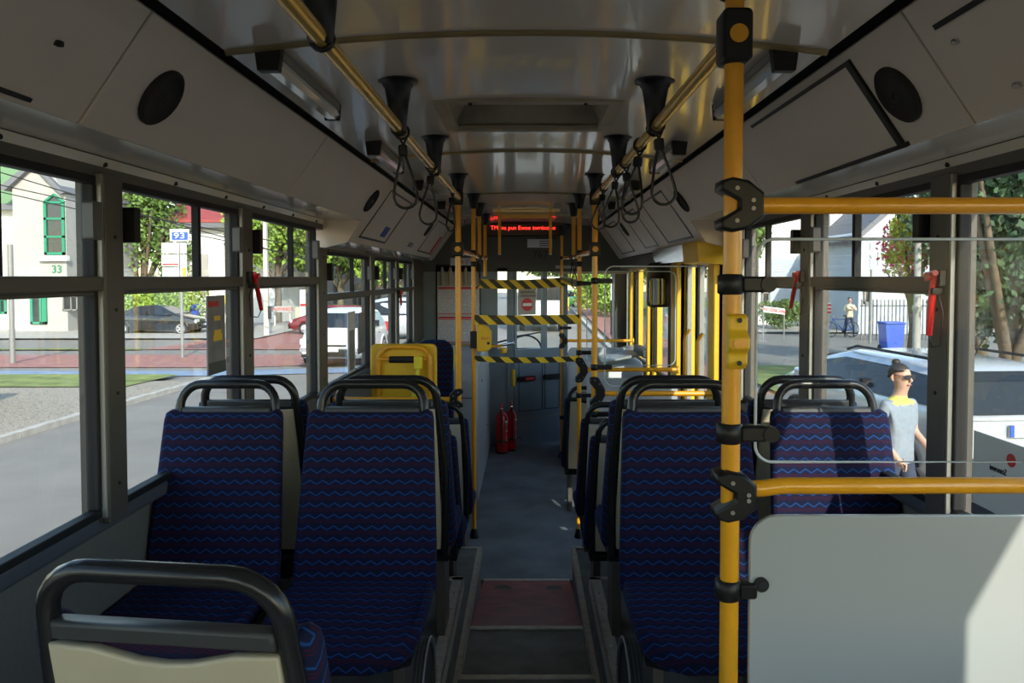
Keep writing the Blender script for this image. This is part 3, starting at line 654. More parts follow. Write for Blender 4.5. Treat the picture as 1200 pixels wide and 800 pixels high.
# ================================================================ POLES, RAILS, STRAPS
def funnel(m, x, y, top, bot, r=0.016):          # black ceiling socket
    m.lathe([(r + .002, bot), (r + .010, bot + .005), (r + .018, bot + (top - bot) * .55), (0.040, top - .022), (0.045, top - .018), (0.047, top - .006), (0.062, top - .004), (0.062, top)], (x, y, 0), 20)
def pole(name, label, x, y, z0, z1, group='yellow poles along the aisle', collars=(), foot=True, top=True, r=0.0165, cyl_cap=True):
    T = thing(name, label, 'pole', (x, y, z0), group)
    m = MB(); m.tube([(x, y, z0 + .002), (x, y, z1 - (.06 if top else 0))], r, 14); m.build('tube', 'yellow', T)
    if top: m = MB(); funnel(m, x, y, z1, z1 - .105, r); m.build('ceiling_socket', 'black', T)
    if foot: m = MB(); m.lathe([(.032, z0), (.032, z0 + .01), (.021, z0 + .06), (r + .001, z0 + .065)], (x, y, 0), 14); m.build('foot_socket', 'black', T)
    for zc_ in collars: m = MB(); m.lathe([(r + .003, -.018), (r + .007, -.014), (r + .007, .014), (r + .003, .018)], (x, y, zc_), 14); m.build('collar', 'black', T)
    return T
def joint(T, x, y, z, side, h=0.075, w=0.055, kind='tee'):
    """black moulded joint whose mouth faces sideways (side=+1 right, -1 left)"""
    m = MB()
    if kind == 'tee':
        P_ = [(-.026, -h), (-.006, -h - .006), (.022, -h), (w, -.021), (w, .021), (.022, h), (-.006, h + .006), (-.026, h), (-.028, .62 * h), (.004, .16 * h), (.004, -.16 * h), (-.028, -.62 * h)]
        m.slab([(p * side, q) for p, q in (P_ if side > 0 else P_[::-1])], 0.054, 0.006, lambda p, q, d: (x + p, y + .026 - d, z + q))
    elif kind == 'clamp':
        m.lathe([(.019, -.018), (.023, -.015), (.023, .015), (.019, .018)], (x, y, z), 16)
        m.slab(rrect(*sorted((side * .018, side * w)), -.014, .014, .006), 0.03, 0.004, lambda p, q, d: (x + p, y + .015 - d, z + q))
    j = m.build('joint' if kind == 'tee' else 'clamp', 'black', T)
    if kind == 'tee':
        m = MB()
        for (p, q) in ((.0, h - .014), (.028, h - .035), (.0, -h + .014), (.028, -h + .035)):
            m.lathe([(.004, -.003), (.003, .001)], (x + side * p, y - .0275, z + q), 8, 'y')
        m.build('joint_screws', 'alu', j)
    return j
BY = 1.36
def zb_(py, Y=BY): return at(617, py, Y).z
# --- big pole nearest to the camera with its barrier
px_ = X(858, BY)
P0 = pole('grab_pole', 'nearest thick yellow pole with black joints at right, glass barrier attached', px_, BY, 0.46, zc(px_), collars=())
m = MB(); zj = zb_(45)
m.slab(rrect(px_ - .026, px_ + .026, zj - .046, zj + .046, .01), .058, .006, lambda p, q, d: (p, BY + .03 - d, q)); j = m.build('joint', 'black', P0)
m = MB(); m.lathe([(.016, -.032), (.0155, -.028)], (px_, BY, zj), 16, 'y'); m.build('rail_end', 'yellow', j)
joint(P0, px_, BY, zb_(241), 1, 0.042, 0.048); joint(P0, px_ - .003, BY, zb_(578), 1, 0.040, 0.044)
for py, w_ in ((333, .068), (507, .066), (690, .050)): joint(P0, px_ - .003, BY, zb_(py), 1, w=w_, kind='clamp')
# stop button box on the pole
bxm = px_ + .002; z0_, z1_ = zb_(432), zb_(366)
SB = thing('stop_button', 'yellow request box clipped on the nearest yellow pole', 'button box', (bxm, BY - .02, z0_), None)
m = MB(); m.prism([(-.018, z0_), (-.034, z0_ + .012), (-.034, z0_ + .03), (-.048, z0_ + .04), (-.048, z1_ - .042), (-.034, z1_ - .03), (-.034, z1_ - .006), (-.018, z1_)], -.018, .018, lambda p, q, d: (bxm + d, BY + p, q)); m.build('housing', 'yellow_plastic', SB, bevel=0.004)
m = MB(); m.prism(rrect(-.012, .013, z0_ + .042, z1_ - .044, .006), .0485, .051, lambda p, q, d: (bxm + p, BY - d, q)); m.build('touch_pad', 'yellow', SB)
m = MB()
for z_ in (z0_ + .014, z1_ - .012): m.lathe([(.0045, -.001), (.0035, .003)], (bxm + .002, BY - .0365, z_), 10, 'y')
m.build('screws', 'ink', SB)
bar_r = 0.0148
for (py, lab, yy) in ((241, 'upper yellow crossbar from the nearest pole to the right wall', BY), (569, 'lower yellow crossbar between clear screen and white panel', BY)):
    z_ = zb_(py); T = thing('crossbar', lab, 'rail', (px_ + .05, BY, z_))
    if py == 241: pts = [(px_ + .04, BY, z_), (1.13, BY, z_)]
    else: pts = [(px_ + .03, BY, z_ - .006), (px_ + .06, BY, z_ - .004), (px_ + .09, BY, z_), (.87, BY, z_ + .001), (.95, BY + .004, z_), (1.13, BY + .02, z_)]
    m = MB(); m.tube(pts, bar_r, 14); m.build('tube', 'yellow', T)
    m = MB(); m.lathe([(.03, 0), (.03, .01)], (1.13 - .008, pts[-1][1], z_), 16, 'x'); m.build('wall_flange', 'black', T)
x0p, x1p = X(887, BY), 1.12
T = thing('clear_screen', 'clear acrylic screen with rounded corners beside the nearest yellow pole', 'screen', (.76, BY, zb_(541)))
m = MB(); out = rrect(x0p, x1p, zb_(541), zb_(280), .03, 8, '0011'); m.prism(out, -.0025, .0025, lambda p, q, d: (p, BY + d, q)); m.build('pane', 'plexi', T)
m = MB(); pl_ = [(p, BY, q) for p, q in out]; m.tube(pl_, .0028, 6, closed=True); m.build('polished_edge', 'plexi_edge', T)
for py in (333, 507):
    m = MB(); m.lathe([(.014, -.018), (.014, -.006), (.010, -.003), (.010, .012)], (X(903 if py > 400 else 898, BY), BY, zb_(py)), 14, 'y'); m.build('screw_knob', 'black', T)
x0p = X(881, BY)
T = thing('modesty_panel', 'satin white panel below the yellow crossbar at the right', 'panel', (.76, BY, zb_(830)))
m = MB(); m.slab(rrect(x0p, 1.12, zb_(960), zb_(603), .05, 8, '0011'), .012, .002, lambda p, q, d: (p, BY + .006 - d, q)); m.build('board', 'panel_white', T)
m = MB(); m.lathe([(.013, -.014), (.013, -.008), (.009, -.006)], (X(894, BY), BY, zb_(682)), 14, 'y'); m.build('screw', 'rubber', T)
m = MB(); m.lathe([(.008, -.0155), (.004, -.0145)], (X(894, BY), BY, zb_(682)), 6, 'y'); m.build('screw_head', 'chrome', T)
# --- aisle poles: x side, distance
YPOLE = [4.41, 5.46, 6.15, 7.15]
zr = Z(295, 4.41)
names = {(-1, 0): 'yellow aisle pole left, nearest, where the brass rail ends', (1, 0): 'yellow aisle pole right of the tape, where the right brass rail ends',
         (-1, 1): 'slim yellow pole carrying the ticket validator, reaching the floor', (1, 1): 'yellow aisle pole holding the right ends of the tapes'}
PL = {}
for s in (-1, 1):
    x = s * 0.392
    if s < 0: T = pole('grab_pole', names[(s, 0)], x, 4.41, Z(488, 4.41), zc(x), foot=False)
    else: T = pole('grab_pole', names[(s, 0)], x, 4.41, 0.30, zc(x), collars=())
    PL[(s, 0)] = T
    # block joints with the round yellow rail end
    for py in (232, 292):
        z_ = Z(py, 4.41); m = MB(); m.slab(rrect(x - .03, x + .03, z_ - .04, z_ + .04, .008), .06, .006, lambda p, q, d: (p, 4.41 + .03 - d, q)); j = m.build('joint', 'black', T)
        if py == 292: m = MB(); m.lathe([(.017, -.034), (.016, -.030)], (x, 4.41, z_), 14, 'y'); m.build('rail_end', 'yellow', j)
    x2 = s * 0.376
    T = pole('grab_pole', names[(s, 1)], x2, 5.46, 0.0, zc(x2), r=0.0155, collars=(Z(301, 5.46) - .05, Z(301, 5.46) + .03)); PL[(s, 1)] = T
    # short hangers
    x3 = s * 0.376; zl3 = Z(303, 6.15)
    T = pole('grab_pole', ('left' if s < 0 else 'right') + ' short yellow hanger just beyond the %s' % ('validator pole, ending at the upper rail' if s < 0 else 'tape pole, ending at the upper rail'), x3, 6.15, zl3, zc(x3), foot=False, r=0.0155, collars=(zl3 + .01,))
    if s < 0:
        T = pole('grab_pole', 'farthest left yellow hanger ending at the top hazard tape', -0.385, 7.15, Z(324, 7.15), zc(.385), foot=False, r=0.016, collars=(Z(302, 7.15),))
    else:
        T = pole('grab_pole', 'farthest right yellow pole standing before the cab door', 0.362, 7.9, 0.0, 2.40, r=0.015, collars=(Z(302, 7.9), 0.42))
        PL[(1, 3)] = T
        joint(T, .362, 7.9, Z(399, 7.9), 1, 0.075, 0.06); joint(T, .362, 7.9, Z(384, 7.9), 1, w=.10, kind='clamp')
    # upper rail linking them
    Tr = thing('upper_rail', ('left' if s < 0 else 'right') + ' short brass rail linking the far poles beyond the nearest aisle pole', 'rail', (x, 5.5, zr))
    ye = 7.15 if s < 0 else 7.9
    m = MB(); m.tube([(x, 4.43, Z(294, 4.41)), (x2, 5.46, Z(299, 5.46)), (x3, 6.15, Z(302, 6.15)), (s * .372, ye, Z(302, ye))], .015, 12); m.build('tube', 'brass', Tr)
joint(PL[(1, 0)], .392, 4.41, Z(459, 4.41), 1, 0.085, 0.06); joint(PL[(-1, 0)], -.392, 4.41, Z(466, 4.41), -1, 0.05, 0.05)
joint(PL[(1, 1)], .376, 5.46, Z(433, 5.46), 1, 0.085, 0.06)
for (k, py, w_) in (((1, 0), 329, .10), ((1, 0), 430, .10), ((1, 0), 485, .10)): joint(PL[k], .392, 4.41, Z(py, 4.41), 1, w=w_, kind='clamp')
for py in (332, 413, 463): joint(PL[(1, 1)], .376, 5.46, Z(py, 5.46), 1, w=.085, kind='clamp')
for (y, z_, x0, x1, lab) in ((4.41, Z(461, 4.41), .44, 1.12, 'sunlit yellow crossbar from the right aisle pole to the door pillar'), (5.46, Z(433, 5.46), .42, 1.08, 'second yellow crossbar beyond, above the pale board'),
                             (7.9, Z(399, 7.9), .41, 1.10, 'farthest yellow crossbar before the windscreen'), (4.41, Z(468, 4.41), -1.12, -.43, 'yellow crossbar at left below the folded yellow seat')):
    T = thing('crossbar', lab, 'rail', ((x0 + x1) / 2, y, z_)); m = MB(); m.tube([(x0, y, z_), (x1, y, z_)], .0155, 12); m.build('tube', 'yellow', T)
    xx_ = x1 if x0 > 0 else x0
    m = MB(); m.lathe([(.028, -.006), (.028, .006)], (xx_, y, z_), 14, 'x'); m.build('wall_flange', 'yellow_plastic' if x0 > 0 else 'black', T)
# screens at the door barriers
def screen(lab, y, x0, x1, z0, z1, material, name='clear_screen', th=.005, corners='1111', cat='screen'):
    T = thing(name, lab, cat, ((x0 + x1) / 2, y, z0)); o = rrect(x0, x1, z0, z1, .05, 6, corners)
    m = MB(); m.prism(o, -th / 2, th / 2, lambda p, q, d: (p, y + d, q)); m.build('pane' if 'clear' in name else 'board', material, T)
    if 'clear' in name: m = MB(); m.tube([(p, y, q) for p, q in o], .0035, 6, closed=True); m.build('polished_edge', 'plexi_edge', T)
    return T
screen('clear screen with rounded top beyond the nearest pole, before the middle door', 4.41, X(709, 4.41), X(829, 4.41), Z(452, 4.41), Z(312, 4.41), 'plexi')
screen('clear screen on the tape pole, behind the nearer door screen', 5.46, .43, 1.06, Z(428, 5.46), Z(318, 5.46), 'plexi')
screen('pale grey board under the second crossbar by the tape pole', 5.46, X(688, 5.46), 1.10, .55, Z(443, 5.46), 'grey_box', 'modesty_panel', .012, cat='panel')
screen('pale grey board below the sunlit crossbar at the middle door', 4.41, .46, 1.10, .75, Z(492, 4.41), 'grey_box', 'modesty_panel', .012, cat='panel')
screen('small rounded pale board standing on the right front box', 7.9, X(666, 7.9), X(735, 7.9), Z(426, 7.9), Z(407, 7.9), 'grey_box', 'modesty_panel', .015, '0110', cat='panel')
# brass ceiling rails with sockets
for s, y0, lab in ((-1, -1.2, 'long brass ceiling rail on the left, straps hanging from it'), (1, 1.36, 'brass ceiling rail on the right from the nearest pole, straps hanging from it')):
    x = s * 0.385; zr_ = 2.318
    T = thing('ceiling_rail', lab, 'rail', (x, y0, zr_)); m = MB(); m.tube([(x, y0 + (.03 if s > 0 else 0), zr_), (x, 4.39, zr_)], .0165, 14); m.build('tube', 'brass', T)
    for yy in ((-.4, .55, 1.45, 2.32, 3.24) if s < 0 else (2.32, 3.24)):
        m = MB(); funnel(m, x, yy, zc(x), zr_ - .012, .014); k_ = m.build('rail_socket', 'black', T)
        m = MB(); m.tube([(x + .021 * math.cos(R(30 * k)), yy + .012, zr_ + .021 * math.sin(R(30 * k))) for k in range(12)], .006, 6, closed=True); m.build('clamp_ring', 'black', T)
# hand straps
def make_strap(loc, label, ln=0.235, wd=0.036, rz=0.0, tilt=0.0):
    T = thing('hand_strap', label, 'strap', loc, 'hand straps on the brass ceiling rails'); BASE[T.name] = Vector((0, 0, 0))
    m = MB(); m.tube([(.022 * math.cos(R(30 * k)), 0, .022 * math.sin(R(30 * k))) for k in range(12)], .0045, 6, closed=True); m.tube([(-.008, 0, -.02), (.004, 0, -.045)], .004, 6); m.tube([(.014, 0, -.018), (.0, 0, -.045)], .004, 6); m.build('rail_loop', 'black', T)
    m = MB(); m.slab(rrect(-.014, .014, -.075, -.04, .006), .024, .004, lambda p, q, d: (p, .012 - d, q)); m.build('slider', 'black', T)
    pts = [(0.006, 0, -.07)]
    for k in range(19):
        a = R(-30 + 240 * k / 18); pts.append((wd * math.cos(a) * (1 if True else 0), 0, -ln + wd - wd * 1.0 * math.sin(a)))
    pts = [(0.005, 0, -.07), (wd * .55, 0, -.12), (wd * .92, 0, -ln + wd * 1.6)] + [(wd * math.cos(R(a)), 0, -ln + wd - wd * math.sin(R(a))) for a in range(0, 181, 15)] + [(-wd * .92, 0, -ln + wd * 1.6), (-wd * .55, 0, -.12), (-.005, 0, -.07)]
    m = MB(); m.tube(pts, .0045, 8); m.build('loop', 'tube_black', T)
    T.rotation_euler = (0, tilt, rz); return T
rails = 2.318
ST = make_strap((-.385, 2.39, rails), 'nearest hand strap on the left rail, level with the roof hatch', .235, .036, R(8), R(-3))
for (x, y, rz, ti, lab) in ((-.385, 3.12, 25, 4, 'second hand strap from the camera on the left rail'), (-.385, 4.0, 60, 5, 'third hand strap on the left rail, swung against the far pole'),
                            (.385, 2.28, 4, -6, 'nearest hand strap on the right rail, widest loop'), (.385, 2.62, -30, 8, 'second hand strap from the camera on the right rail'),
                            (.385, 3.02, 15, -7, 'third hand strap on the right rail, behind two others'), (.385, 3.3, -10, 7, 'fourth hand strap on the right rail, tangled with the third'),
                            (.385, 3.86, 20, 9, 'farthest hand strap on the right rail, beside the aisle pole')):
    d = dup(ST, (x, y, rails), R(rz), lab); d.rotation_euler = (0, R(ti), R(rz)); d.scale = (1.0, 1, 1.0 if y < 3.5 else .9)
for (x, y, ti, lab) in ((.376, 5.7, 4, 'small strap hanging below the right upper rail before the tape'), (.376, 6.4, -5, 'farther small strap below the right upper rail'), (-.376, 5.9, 5, 'small strap hanging below the left upper rail')):
    d = dup(ST, (x, y, Z(301, y)), R(20), lab); d.rotation_euler = (0, R(ti), R(30))
    d['group'] = 'straps on the upper rails'
# ceiling lamps
def lamp(s, y, label):
    x = s * .635; z = zc(.635)
    T = thing('ceiling_lamp', label, 'lamp', (x, y, z), 'ceiling lamps along the coves'); BASE[T.name] = Vector((0, 0, 0))
    L = .64
    m = MB(); m.prism([(-.034, .002), (-.026, -.058), (.026, -.058), (.034, .002)], 0, .03, lambda p, q, d: (p, d, q)); m.build('end_cap', 'black', T, bevel=0.003)
    m = MB(); m.prism([(-.026, .0), (-.026, -.02), (.026, -.02), (.026, 0)], .03, L, lambda p, q, d: (p, d, q)); m.build('housing', 'alu', T)
    m = MB(); m.prism([(-.022, -.02), (-.024, -.036), (-.013, -.05), (.013, -.05), (.024, -.036), (.022, -.02)], .03, L - .012, lambda p, q, d: (p, d, q)); m.build('diffuser', 'lamp_glass', T)
    m = MB(); m.prism([(-.028, .0), (-.024, -.052), (.024, -.052), (.028, 0)], L - .012, L, lambda p, q, d: (p, d, q)); m.build('end_plate', 'black', T)
    return T
L0 = lamp(-1, 1.9, 'unlit ceiling lamp with black end cap, nearest on the left')
ords = ['second', 'third', 'fourth', 'fifth']
for k, y in enumerate((3.2, 4.5, 5.75, 7.0)): dup(L0, (-.635, y, zc(.635)), 0, 'unlit ceiling lamp, %s from the camera on the left' % ords[k])
dup(L0, (.635, 1.9, zc(.635)), 0, 'unlit ceiling lamp with black end cap, nearest on the right, half behind the pole')
for k, y in enumerate((3.2, 4.5, 5.75, 7.0)): dup(L0, (.635, y, zc(.635)), 0, 'unlit ceiling lamp, %s from the camera on the right' % ords[k])
# hazard tapes
def tape(lab, pts, h, twist=True):
    T = thing('hazard_tape', lab, 'tape', pts[0], 'hazard tapes across the aisle'); BASE[T.name] = Vector((0, 0, 0)); m = MB(); b0 = Vector(pts[0]); n = len(pts); vs = []
    for p in pts:
        q = Vector(p) - b0
        vs += [(q.x, q.y - .001, q.z - h / 2), (q.x, q.y - .001, q.z + h / 2), (q.x, q.y + .001, q.z + h / 2), (q.x, q.y + .001, q.z - h / 2)]
    fs = []
    for i in range(n - 1): fs += [(i * 4 + k, i * 4 + (k + 1) % 4, i * 4 + 4 + (k + 1) % 4, i * 4 + 4 + k) for k in range(4)]
    fs += [(0, 1, 2, 3), (n * 4 - 4, n * 4 - 1, n * 4 - 2, n * 4 - 3)]
    m.add(vs, fs); m.build('strip', 'hazard', T); return T
def tline(x0, z0, x1, z1, y0, y1, sag=.01, n=12): return [(x0 + (x1 - x0) * k / n, y0 + (y1 - y0) * k / n, z0 + (z1 - z0) * k / n - sag * math.sin(math.pi * k / n)) for k in range(n + 1)]
tape('top black and yellow hazard tape strung across the aisle', tline(X(561, 7.13), Z(332, 7.13), X(662, 7.13), Z(330, 7.13), 7.13, 7.12, .018), .085)
T = tape('twisted slanting end of the top hazard tape by the right poles', tline(X(657, 7.0), Z(327, 7.0), X(679, 5.49), Z(333, 5.49), 7.0, 5.50, .0), .06)
tape('middle hazard tape across the aisle at the validator', tline(X(556, 5.44), Z(374.5, 5.44), X(679, 5.44), Z(374, 5.44), 5.44, 5.44, .004), .067)
tape('lowest hazard tape across the aisle above the cab door straps', tline(X(556, 5.44), Z(420, 5.44), X(679, 5.44), Z(420, 5.44), 5.442, 5.442, .012), .040)
# ticket validator on the left slim pole
vx, vy = X(568, 5.42), 5.42
T = thing('ticket_validator', 'yellow ticket validator fixed on the slim left pole', 'validator', (vx, vy, Z(413, 5.42)))
m = MB(); m.slab([(X(559, vy), Z(412, vy)), (X(572, vy), Z(411, vy)), (X(576, vy), Z(407, vy)), (X(576, vy), Z(389, vy)), (X(572, vy), Z(383, vy)), (X(566, vy), Z(380, vy)), (X(559, vy), Z(380, vy))], .07, .01, lambda p, q, d: (p, vy + .035 - d, q)); m.build('housing', 'yellow_plastic', T)
m = MB(); m.box(X(551, vy), X(558.5, vy), vy - .02, vy + .02, Z(408, vy), Z(388, vy)); m.build('bracket', 'black', T, bevel=.003)
text('validator_text', 'BILET', .026, 'ink_red', T, (X(569.5, vy), vy - .036, Z(396, vy)), (1, 0, 0), (0, 0, 1))
m = MB(); m.box(X(571, vy), X(574, vy), vy - .038, vy - .034, Z(403, vy), Z(400, vy)); m.build('slot', 'ink', T)
# yellow rail between validator and cab
T = thing('short_rail', 'short yellow rail with a metal end behind the validator', 'rail', at(540, 405, 8.2)); m = MB()
m.tube([at(536, 405, 8.25), at(585, 405.5, 8.2), at(590, 404, 8.2)], .016, 10); m.build('tube', 'yellow', T); m = MB(); m.tube([at(590, 404, 8.2), at(602, 401.5, 8.15)], .017, 10); m.build('metal_end', 'chrome', T)
m = MB(); m.lathe([(.035, -.05), (.045, 0), (.02, .01)], at(590, 408, 8.25), 12); m.build('cup', 'yellow_plastic', T)
# wheel arch boxes beside the aisle at the front
for s, x0, y0, y1, z1, lab in ((-1, .40, 6.3, 8.38, 1.17, 'tall grey box with rounded lid over the left front wheel'), (1, .40, 7.45, 8.55, 1.045, 'pale grey box with flat lid over the right front wheel')):
    T = thing('wheel_box', lab, 'box', (s * .78, (y0 + y1) / 2, 0)); m = MB()
    m.slab([(.0, 0), (y1 - y0, 0), (y1 - y0, z1 * .62), (y1 - y0 - .35, z1 - .06), (y1 - y0 - .5, z1), (.06, z1), (0, z1 - .06)], .74, .03, lambda p, q, d: (s * (1.14 - d), y0 + p, q)); m.build('body', 'grey_box', T)
    m = MB(); m.prism(rrect(.45, 1.1, .25, z1 - .15, .04), -.006, .002, lambda p, q, d: (s * p, y0 + d, q)); m.build('hatch_cover', 'grey_box', T, bevel=.003)
    m = MB(); m.box(s * .42, s * 1.12, y0 - .012, y0 + .002, z1 - .30, z1 - .29); m.build('joint_line', 'sill', T)
    m = MB()
    for (yy, zz) in ((y0 + .5, .95), (y0 + .5, .45), (y0 + 1.3, .4)): m.lathe([(.012, -.006), (.009, .006)], (s * .398, yy, zz), 8, 'x')
    m.build('fasteners', 'chrome', T)
T = thing('ticket_tray', 'grey slanting shelf along the right wall ahead of the door', 'shelf', (1.0, 7.6, 1.05))
m = MB(); m.prism([(.72, 1.045), (1.16, 1.13), (1.16, 1.16), (.72, 1.06)], 7.3, 8.15, lambda p, q, d: (p, d, q)); m.build('shelf_top', 'grey_box', T, bevel=.004)
m = MB(); m.box(1.06, 1.14, 7.0, 7.6, 1.13, 1.2); m.build('ledge', 'greystrip', T, bevel=.01)
# interior mirror / monitor by the middle door
T = thing('interior_mirror', 'black framed mirror hanging above the middle door beyond the screens', 'mirror', (.98, 5.9, 1.8))
ym = 5.95; m = MB(); m.slab(rrect(X(759, ym), X(786, ym), Z(360, ym), Z(308, ym), .03), .05, .012, lambda p, q, d: (p, ym + .05 - d, q)); m.build('housing', 'black', T)
m = MB(); m.slab(rrect(X(761, ym), X(779, ym), Z(357, ym), Z(326, ym), .025), .006, .002, lambda p, q, d: (p, ym + .0 - d, q)); m.build('mirror_face', 'mirror', T)
m = MB(); m.tube([(X(768, ym), ym + .03, Z(310, ym)), (X(772, ym), ym + .03, Z(296, ym))], .012, 8); m.tube([(X(778, ym), ym + .03, Z(310, ym)), (X(780, ym), ym + .03, Z(296, ym))], .012, 8); m.build('bracket', 'black', T)
# fire extinguishers
def exting(x, y, r, h, lab):
    T = thing('fire_extinguisher', lab, 'fire extinguisher', (x, y, 0), 'fire extinguishers by the cab door'); BASE[T.name] = Vector((0, 0, 0))
    m = MB(); m.lathe([(r * .9, 0.02), (r, .035), (r, h * .68), (r * .93, h * .74), (r * .6, h * .81), (r * .3, h * .84), (r * .27, h * .88)], (0, 0, 0), 24); m.build('cylinder', 'ext_red', T)
    m = MB(); m.lathe([(r * .95, 0), (r * .97, .022)], (0, 0, 0), 24); m.build('base_ring', 'black', T)
    m = MB(); m.lathe([(.018, h * .88), (.018, h * .92)], (0, 0, 0), 10); m.tube([(0, 0, h * .9), (0, -.04, h * .91)], .012, 8); m.build('valve', 'chrome', T)
    m = MB(); m.tube([(.0, .01, h * .92), (.0, -.02, h * .955), (.0, -.06, h * .945)], .011, 8); m.tube([(0, .01, h * .94), (0, -.02, h * .99), (0, -.055, h * 1.0)], .012, 8); m.build('lever', 'red_plastic', T)
    m = MB(); m.tube([(0, -.045, h * .9), (0.0, -r - .012, h * .78), (-.0, -r - .01, h * .4), (0.01, -r - .012, .09)], .008, 8); m.build('hose', 'black', T)
    m = MB(); m.lathe([(r + .002, h * .24), (r + .002, h * .275)], (0, 0, 0), 24); m.tube([(r, 0, h * .255), (r + .05, .0, h * .26), (r + .06, .0, h * .2)], .005, 6); m.build('strap_band', 'black', T)
    for k, ch in enumerate('GASNICA'): text('letter', ch, .036, 'paper', T, Vector(BASE[T.name]) + Vector((r * .72, -r * .72, h * .64 - k * .032)), (.72, .69, 0), (0, 0, 1), .001)
    m = MB(); m.slab([(-.02, h * .62), (.02, h * .62), (.02, h * .67), (-.02, h * .67)], .002, .0005, lambda p, q, d: (r * .74 + p * .7, -r * .72 - d + p * .7, q)); m.build('label', 'paper', T)
    return T
e1 = exting(-.262, 8.12, .068, .53, 'nearer red fire extinguisher standing at the cab bulkhead'); e2 = dup(e1, (-.165, 8.24, 0), R(12), 'farther red fire extinguisher, half hidden behind the nearer one'); e2.scale = (.86, .86, 1.0)
# hammers
def hammer(s, y, zt, label, ln=.13, lean=.03, dirr=-1):
    T = thing('emergency_hammer', label, 'hammer', (s * 1.12, y, zt - ln), 'red emergency hammers on the window posts')
    x = s * 1.108; m = MB(); m.tube([(x, y, zt), (x - s * .0, y + lean * dirr, zt - ln * .55), (x, y + lean * dirr * 1.7, zt - ln)], [.009, .010, .008], 10); m.build('handle', 'red_plastic', T)
    m = MB(); m.tube([(x - s * .012, y - .03, zt + .006), (x - s * .002, y + .028, zt + .002)], .008, 8); m.lathe([(.012, -.006), (.012, .008)], (x - s * .01, y + .01, zt - .004), 12, 'x'); m.build('head', 'red_plastic', T)
    m = MB(); m.box(s * 1.112, s * 1.130, y - .022, y + .022, zt - .03, zt + .014); m.box(s * 1.100, s * 1.130, y - .010, y + .014, zt - .052, zt - .034); m.build('holder', 'black', T, bevel=.002)
    m = MB(); m.tube([(s * 1.12, y + .01, zt - .03), (s * 1.118, y - .03, zt - ln * .6), (s * 1.118, y - .02, zt - ln * 1.15), (s * 1.112, y + lean * dirr, zt - ln * 1.2), (x, y + lean * dirr * 1.7, zt - ln)], .0022, 6); m.build('cable', 'black', T)
hammer(1, 2.09, 1.875, 'red emergency hammer on the right window post nearest the camera', .165, .012, 1)
hammer(1, 3.14, 1.882, 'red emergency hammer on the second right window post, beyond the clear screen', .14, .045, 1)
hammer(-1, 3.13, 1.878, 'dark red emergency hammer on the left window post', .145, .045, 1)
hammer(-1, 6.76, 1.74, 'small red emergency hammer far forward on the left', .12, .01, 1)
# leaflets on the glass
def leaflet(s, y0, y1, z0, z1, material, label, group=None):
    m = MB(); m.box(s * 1.152, s * 1.157, y0, y1, z0, z1); return tag(m.build('window_leaflet', material, loc=(s * 1.154, (y0 + y1) / 2, z0)), label, 'leaflet')
z_ = lambda py, y: E - (py - 325) * y / 900
L = leaflet(-1, 2.77, 2.93, z_(440, 2.8), z_(347, 2.8), 'leaflet_grey', 'tall leaflet with orange figure stuck on the left window glass')
yv = lambda t: 2.77 + .16 * t
def lq(mat_, t0, t1, u0, u1, nm):
    za_, zb2 = z_(440, 2.8), z_(347, 2.8); m = MB(); m.box(-1.1518, -1.150, yv(t0), yv(t1), za_ + (zb2 - za_) * u0, za_ + (zb2 - za_) * u1); m.build(nm, mat_, L)
lq('ink_red', .05, .6, .86, .93, 'red_logo'); lq('yellow_plastic', .35, .75, .5, .56, 'orange_shape'); lq('yellow_plastic', .3, .8, .42, .5, 'orange_shape'); lq('yellow_plastic', .35, .7, .68, .74, 'orange_shape'); lq('bulk_dark', 0, 1, 0, .15, 'dark_footer')
L4 = leaflet(-1, 4.95, 5.15, z_(442, 5.0), z_(366, 5.0), 'paper', 'white framed leaflet on the left glass before the white car')
m = MB(); m.box(-1.1515, -1.1500, 4.985, 5.115, z_(435, 5.0), z_(388, 5.0)); m.build('grey_print', 'leaflet_grey', L4)
L2 = leaflet(-1, 5.25, 5.46, z_(415, 5.3), z_(367, 5.3), 'leaflet_grey', 'small dark leaflet just beyond the white framed one')
L3 = leaflet(1, 1.72, 1.965, z_(603, 1.97), z_(505, 1.97), 'paper', 'white leaflet with red logo low on the right window nearest the camera')
text('leaflet_text', 'Szanowni', .022, 'ink', L3, (1.151, 1.86, 1.40), (0, 1, 0), (0, 0, 1), sx=.8); text('leaflet_text', 'Pasa\u017cerowie', .022, 'ink', L3, (1.151, 1.84, 1.375), (0, 1, 0), (0, 0, 1), sx=.8)
m = MB(); m.lathe([(.016, -.001), (.016, .002)], (1.151, 1.81, 1.435), 18, 'x'); m.build('red_logo', 'ink_red', L3)
m = MB(); m.box(1.149, 1.1518, 1.72, 1.965, z_(603, 1.97), z_(590, 1.97)); m.build('dark_footer', 'sill', L3)

